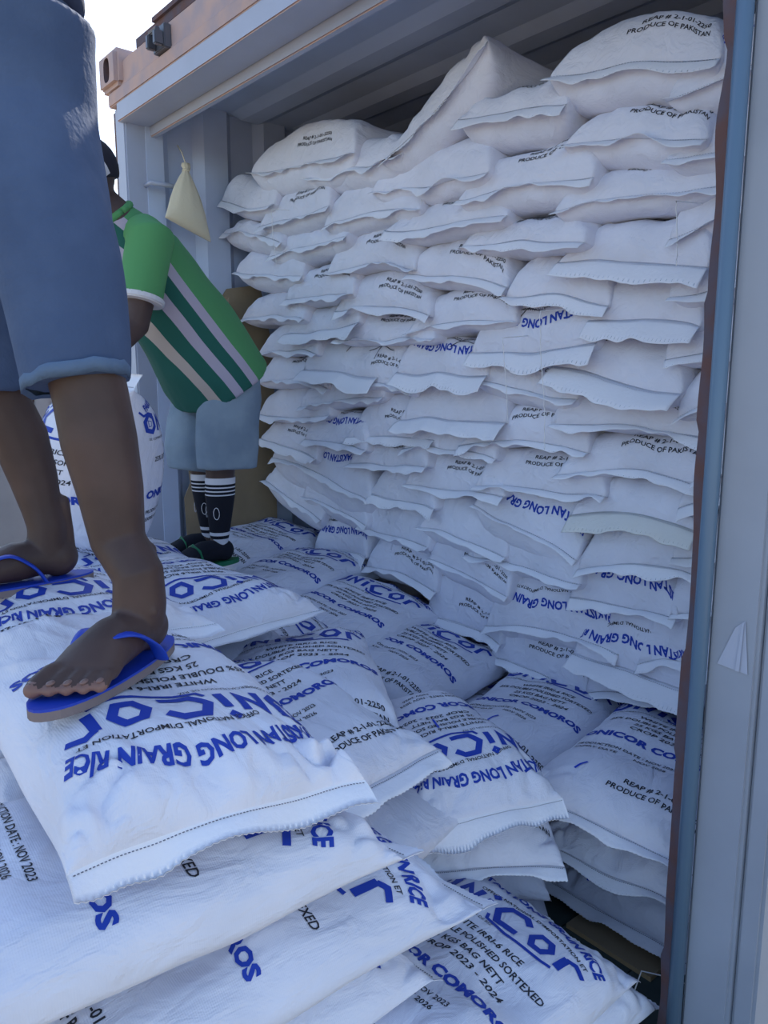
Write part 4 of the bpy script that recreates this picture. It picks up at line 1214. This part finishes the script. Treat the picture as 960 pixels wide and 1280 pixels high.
    loft(mb, [(C0 - V_((0, 0, 0.16)), 0.13, 0.10), (C0 - V_((0, 0, 0.08)), 0.168, 0.126), (C0, 0.166, 0.130), (C0 + V_((0, 0, 0.11)), 0.150, 0.116)], 30, 0, fz, round_ends=False)
    sh_ = fuse(mb, 'shorts', [M['denim'], M['denim_pocket']], root, 0.0065, 4, displace=lambda co: np.maximum(cloth_noise(0.011, 9, 5, (1, 1, 0.45))(co), -0.002), origin=O)
    for hc, r, tl in ((hemL, 0.0715, V_((-0.10, 0.02, 1))), (hemR, 0.089, V_((-0.05, 0, 1)))):
        mb = MB()
        for dz, k in ((0.002, 1.012), (0.026, 1.03)):
            pass
        n = 60; vs = []; f2 = []; vn = VN(8)
        for row, (dz, k) in enumerate(((0.004, 0.92), (-0.002, 1.02), (0.014, 1.045), (0.019, 0.99))):
            for j in range(n):
                t = 2 * PI * j / n; wv = 1 + 0.025 * float(vn(j * 0.3 % 18, row * 0.4))
                p = hc + lf * (r * k * wv * math.cos(t)) + fz * (r * 1.05 * k * wv * math.sin(t)); p.z += dz + 0.020 * math.cos(t) + 0.003 * float(vn(j * 0.5 % 30, 7))
                vs.append(p - O)
        for row in range(3):
            for j in range(n): f2.append((row * n + j, row * n + (j + 1) % n, (row + 1) * n + (j + 1) % n, (row + 1) * n + j))
        mb.add(vs, f2); mb.build('hem', M['denim_hem'], sh_, smooth=True)
    # pocket opening with pale lining on the left side
    mb = MB(); pts = []
    for k in range(14):
        t = k / 13; z = 1.80 - 0.21 * t
        ang = math.radians(8 + 30 * (1 - t)); rr_ = 0.168
        p = V_((C0.x, C0.y, z)) + lf * (rr_ * math.cos(ang) - 0.004) + fz * (0.135 * math.sin(ang) + 0.0)
        pts.append(p - O)
    mb.tube(pts, 0.0035, 6); mb.build('pocket_seam', M['denim_hem'], sh_, smooth=True)
    # shirt
    mb = MB()
    loft(mb, [(C0 + V_((0, 0, 0.06)), 0.168, 0.134), (C0 + V_((0, 0, 0.22)), 0.165, 0.120), (C0 + V_((0, 0, 0.36)), 0.185, 0.130), (C0 + V_((0, 0, 0.46)), 0.175, 0.112), (C0 + V_((0, 0, 0.52)), 0.085, 0.075)], 30, 0, fz, round_ends=False)
    for sg in (1, -1):
        sh = C0 + lf * 0.19 * sg + V_((0, 0, 0.44)); el = sh + lf * 0.06 * sg - V_((0, 0, 0.27)) - fz * 0.03
        loft(mb, [(sh - lf * 0.08 * sg, 0.066, 0.07), (sh, 0.070, 0.07), (sh.lerp(el, 0.6), 0.062, 0.062)], 22, 0, fz, round_ends=False)
    fuse(mb, 'shirt', [M['tee']], root, 0.009, 4, displace=cloth_noise(0.005, 8, 15), origin=O)
    mb = MB()
    hc = C0 + fz * 0.02 + V_((0, 0, 0.765)); ball(mb, hc - fz * 0.012 + V_((0, 0, 0.022)), (0.088, 0.088, 0.092))
    vs = [v for v in mb.v]
    me_ = mb.build('hair', M['hair'], root, smooth=True); 
    for v in me_.data.vertices:
        v.co = v.co - O
    bm = bmesh.new(); bm.from_mesh(me_.data)
    bmesh.ops.bisect_plane(bm, geom=bm.verts[:] + bm.edges[:] + bm.faces[:], plane_co=hc - O + V_((0, 0, -0.005)) + fz * 0.02, plane_no=(fz * 0.75 + V_((0, 0, -0.65))), clear_outer=True)
    bmesh.ops.holes_fill(bm, edges=bm.edges[:]); bm.to_mesh(me_.data); bm.free()
    # eyes
    for k in (-1, 1):
        mb = MB(); ball(mb, C0 + fz * 0.112 + lf * 0.030 * k + V_((0, 0, 0.742)) - O, (0.010, 0.010, 0.007)); mb.build('eye', M['cap_black'], root, smooth=True)

def person_two():
    V_ = Vector
    O = V_((-1.80, -0.02, 0.655))
    root = empty('person', O)
    tag(root, 'person bending over in green striped polo, pale denim shorts and long socks', 'person')
    f = V_((0, -1, 0)); l = V_((1, 0, 0))
    hipC = V_((-1.815, 0.05, 1.36)); chest = V_((-1.80, -0.20, 1.66)); neckB = V_((-1.80, -0.275, 1.76)); ax = (neckB - hipC).normalized()
    head = V_((-1.790, -0.370, 1.855))
    mb = MB()
    hl = hipC + l * 0.085; hr = hipC - l * 0.085
    kl = V_((-1.735, 0.010, 0.985)); al = V_((-1.742, 0.000, 0.735)); kr = V_((-1.87, 0.02, 0.985)); ar = V_((-1.860, 0.03, 0.735))
    for (h_, k_, a_) in ((hl, kl, al), (hr, kr, ar)):
        loft(mb, [(h_, 0.085, 0.09), (h_.lerp(k_, 0.5), 0.068, 0.07), (k_, 0.048, 0.05), (k_.lerp(a_, 0.3), 0.046, 0.048), (k_.lerp(a_, 0.75), 0.032, 0.034), (a_, 0.027, 0.030), (a_ - V_((0, 0, 0.04)), 0.028, 0.032)], 20, 0, f)
    foot_solids(mb, V_((-1.742, 0.045, 0.668)), (0.05, -1, 0), length=0.235, left=True, toes=False)
    foot_solids(mb, V_((-1.860, 0.075, 0.668)), (-0.25, -0.97, 0), length=0.235, left=False, toes=False)
    up2 = (f * 0.8 - V_((0, 0, 0.6))).normalized()
    loft(mb, [(hipC - ax * 0.08, 0.12, 0.09), (hipC, 0.15, 0.11), (hipC + ax * 0.14, 0.135, 0.10), (hipC + ax * 0.28, 0.15, 0.11), (hipC + ax * 0.42, 0.16, 0.10), (neckB, 0.08, 0.06), (neckB.lerp(head, 0.45), 0.052, 0.052), (neckB.lerp(head, 0.75), 0.05, 0.05)], 26, 0, up2)
    face = (V_((0, -0.75, -0.65))).normalized()
    Ph, Rh = head_solids(mb, head, face, (0, -0.65, 0.75), 0.98)
    shl = V_((-1.655, -0.235, 1.695)); ell = V_((-1.640, -0.300, 1.435)); wrl = V_((-1.610, -0.43, 1.335))
    shr = V_((-1.955, -0.235, 1.695)); elr = V_((-1.99, -0.33, 1.45)); wrr = V_((-1.90, -0.50, 1.30))
    for (s_, e_, w_, left) in ((shl, ell, wrl, True), (shr, elr, wrr, False)):
        loft(mb, [(s_ + (l * -0.05 if left else l * 0.05), 0.05, 0.05), (s_, 0.052, 0.052), (s_.lerp(e_, 0.5), 0.043, 0.044), (e_, 0.036, 0.037), (e_.lerp(w_, 0.35), 0.036, 0.036), (w_, 0.024, 0.022)], 18, 0, f)
        hand_solids(mb, w_, (w_ - e_), V_((0.6 if left else -0.4, 0.3, -0.5)), 0.95, 0.7, left)
    fuse(mb, 'body', [M['skin']], root, 0.0065, 5, origin=O)
    # blue band at the wrist
    mb = MB(); d = (wrl - ell).normalized(); a = d.cross(V_((0, 0, 1))).normalized(); c_ = d.cross(a)
    mb.tube([wrl - O + a * 0.028 * math.cos(t) + c_ * 0.026 * math.sin(t) for t in np.linspace(0, 2 * PI, 24)], 0.006, 8); mb.build('wristband', M['rubber'], root, smooth=True)
    # shorts
    mb = MB()
    for h_, hem in ((hl + l * 0.005, V_((-1.728, 0.035, 0.985))), (hr, V_((-1.880, -0.02, 0.965)))):
        loft(mb, [(h_ - V_((0, 0, 0.01)), 0.086, 0.100), (h_ - V_((0, 0, 0.14)), 0.094, 0.112), (h_.lerp(hem, 0.6), 0.090, 0.110), (h_.lerp(hem, 0.8), 0.088, 0.112), (hem, 0.080, 0.108 if hem.x > -1.8 else 0.09)], 26, 0, f, round_ends=False)
    loft(mb, [(hipC - V_((0, 0, 0.10)), 0.13, 0.10), (hipC - V_((0, 0, 0.04)), 0.166, 0.122), (hipC + V_((0, -0.03, 0.02)), 0.140, 0.100)], 28, 0, f, round_ends=False)
    fuse(mb, 'shorts', [M['pale_denim']], root, 0.008, 3, displace=cloth_noise(0.008, 9, 25, (1, 1, 0.35)), origin=O)
    # polo shirt with long stripes down its front half
    st = bpy.data.materials.new('striped_green_knit'); st.use_nodes = True; nt = st.node_tree; bs = nt.nodes['Principled BSDF']; bs.inputs['Roughness'].default_value = 0.85
    tc = nt.nodes.new('ShaderNodeTexCoord'); dp = nt.nodes.new('ShaderNodeVectorMath'); dp.operation = 'DOT_PRODUCT'
    belly = (f - ax * f.dot(ax)).normalized()        # away from the back, across the trunk
    dp.inputs[1].default_value = belly
    nt.links.new(tc.outputs['Object'], dp.inputs[0])
    c0 = (hipC + ax * 0.2 - O).dot(belly)
    mr = nt.nodes.new('ShaderNodeMapRange'); mr.inputs['From Min'].default_value = c0 - 0.15; mr.inputs['From Max'].default_value = c0 + 0.19
    nt.links.new(dp.outputs['Value'], mr.inputs['Value'])
    rp = nt.nodes.new('ShaderNodeValToRGB'); rp.color_ramp.interpolation = 'CONSTANT'
    gr = srgb(0.31, 0.57, 0.36); dk = srgb(0.10, 0.36, 0.32); wh = srgb(0.68, 0.65, 0.72); cr = srgb(0.72, 0.67, 0.64)
    els = [(0.0, gr), (0.46, wh), (0.55, dk), (0.66, wh), (0.75, dk), (0.86, cr), (0.93, dk)]
    rp.color_ramp.elements[0].position = 0; rp.color_ramp.elements[0].color = gr
    rp.color_ramp.elements[1].position = els[1][0]; rp.color_ramp.elements[1].color = els[1][1]
    for p_, c_ in els[2:]:
        e = rp.color_ramp.elements.new(p_); e.color = c_
    nt.links.new(mr.outputs[0], rp.inputs['Fac']); nt.links.new(rp.outputs['Color'], bs.inputs['Base Color'])
    mb = MB()
    loft(mb, [(hipC - ax * 0.088 + belly * 0.048, 0.206, 0.166), (hipC - ax * 0.02 + belly * 0.042, 0.204, 0.168), (hipC + ax * 0.12 + belly * 0.022, 0.180, 0.160), (hipC + ax * 0.26 + belly * 0.018, 0.165, 0.146), (hipC + ax * 0.40 + belly * 0.01, 0.168, 0.126), (neckB - ax * 0.03, 0.11, 0.082), (neckB + ax * 0.02, 0.066, 0.06)], 30, 0, up2, round_ends=False)
    fuse(mb, 'polo_shirt', [st], root, 0.008, 4, displace=cloth_noise(0.006, 9, 35, (1, 1, 1)), origin=O)
    for (s_, e_) in ((shl, ell), (shr, elr)):
        mb = MB(); ins = l * (-0.05 if s_ is shl else 0.05)
        loft(mb, [(s_ + ins + V_((0, 0, 0.01)), 0.068, 0.066), (s_, 0.074, 0.070), (s_.lerp(e_, 0.45), 0.068, 0.066), (s_.lerp(e_, 0.68), 0.068, 0.066)], 22, 0, f, round_ends=False)
        sl = fuse(mb, 'sleeve', [M['green']], root, 0.007, 3, displace=cloth_noise(0.004, 11, 45), origin=O)
        mb = MB(); c1 = s_.lerp(e_, 0.66); c2 = s_.lerp(e_, 0.73)
        loft(mb, [(c1 - O, 0.072, 0.070), (c2 - O, 0.072, 0.070)], 24, 0, f, round_ends=False); mb.build('cuff', M['cuff_white'], sl, smooth=False, bevel=0.004)
    mb = MB(); d = ax
    a = d.cross(l).normalized(); mb.tube([neckB - O + ax * 0.018 + l * 0.064 * math.cos(t) + a * 0.058 * math.sin(t) for t in np.linspace(0, 2 * PI, 28)], 0.012, 10); mb.build('collar', M['green'], root, smooth=True)
    # socks: white cuff with black bands, black leg with two white bands, green trainer sole
    def sock(k_, a_, heel, dr, left):
        mb = MB(); L_ = []
        t_all = [0.10, 0.16, 0.175, 0.205, 0.22, 0.25, 0.265, 0.295, 0.31, 0.72, 0.76, 0.80, 0.84, 1.0]
        cols = ['w', 'w', 'b', 'w', 'b', 'w', 'b', 'w', 'b', 'b', 'w', 'b', 'w', 'b']
        def rad(t): return (0.0495 - 0.002 * t if t < 0.35 else 0.0495 - 0.026 * (t - 0.35) / 0.65)
        n = 26; vs = []; fc = []; mi = []
        top = k_; bot = a_ - V_((0, 0, 0.035))
        for i, t in enumerate(t_all):
            p = top.lerp(bot, t)
            for j in range(n):
                q = 2 * PI * j / n; r = rad(t); vs.append(p + l * (r * math.cos(q)) + f * (r * 1.05 * math.sin(q)) - O)
        for i in range(len(t_all) - 1):
            for j in range(n): fc.append((i * n + j, i * n + (j + 1) % n, (i + 1) * n + (j + 1) % n, (i + 1) * n + j)); mi.append(0 if cols[i] == 'w' else 1)
        me = mesh_from('sock', vs, fc, [M['sock_white'], M['sock_black']], mi)
        sk = link('sock', me, root)
        # oval badge on the calf, outer and inner side
        for sg in (1, -1):
            b2 = MB(); cpt = top.lerp(bot, 0.52) + l * 0.0445 * 0.72 * sg + f * 0.0445 * 0.66 - O; nn = (l * 0.72 * sg + f * 0.70).normalized(); tt = nn.cross(V_((0, 0, 1)))
            b2.tube([cpt + nn * 0.003 + tt * 0.010 * math.cos(t) + V_((0, 0, 0.020 * math.sin(t))) for t in np.linspace(0, 2 * PI, 20)], 0.0013, 5); b2.build('badge', M['sock_white'], sk, smooth=True)
        mb2 = MB()
        PF, RF = foot_solids(mb2, heel, dr, length=0.245, left=left, toes=False)
        fo = fuse(mb2, 'sock_foot', [M['sock_black']], sk, 0.006, 3, origin=O)
        for v in fo.data.vertices: v.co += v.normal * 0.004
        so = sandal(root, PF, RF, left, mats=('green_plastic', 'green_plastic'), org=O)
        b3 = MB(); loft(b3, [(PF(0.14, 0.045, 0.0) - O, 0.016, 0.004), (PF(0.145, 0.03, 0.045) - O, 0.016, 0.004), (PF(0.15, 0.0, 0.056) - O, 0.016, 0.004), (PF(0.145, -0.032, 0.045) - O, 0.016, 0.004), (PF(0.14, -0.047, 0.0) - O, 0.016, 0.004)], 10, 0, f); b3.build('strap', M['green_plastic'], so, smooth=True)
    sock(kl, al, V_((-1.742, 0.045, 0.668)), (0.05, -1, 0), True)
    sock(kr, ar, V_((-1.860, 0.075, 0.668)), (-0.25, -0.97, 0), False)
    # cap worn with the brim behind, white front panels
    mb = MB(); ball(mb, Ph(-0.018, 0, 0.026) - O, (0.108, 0.090, 0.098), Rh)
    cp = mb.build('cap', [M['cap_white'], M['cap_black']], root, smooth=True)
    bm = bmesh.new(); bm.from_mesh(cp.data); upv = (Rh @ V_((0, 0, 1))); fv = Rh @ V_((1, 0, 0))
    bmesh.ops.bisect_plane(bm, geom=bm.verts[:] + bm.edges[:] + bm.faces[:], plane_co=Ph(0, 0, -0.004) - O, plane_no=-upv + fv * 0.45, clear_outer=True)
    for fc in bm.faces:
        rel = fc.calc_center_median() - (Ph(0, 0, 0) - O)
        if rel.dot(fv) < -0.035: fc.material_index = 1
    bmesh.ops.holes_fill(bm, edges=bm.edges[:]); bm.to_mesh(cp.data); bm.free()
    mb = MB(); ball(mb, Ph(0.105, 0, 0.030) - O, (0.060, 0.068, 0.006), Rh); mb.build('brim', M['cap_black'], cp, smooth=True)
    for k in (-1, 1):
        mb = MB(); ball(mb, Ph(0.083, 0.030 * k, 0.004) - O, (0.009, 0.009, 0.006)); mb.build('eye', M['cap_black'], root, smooth=True)

person_one()
person_two()
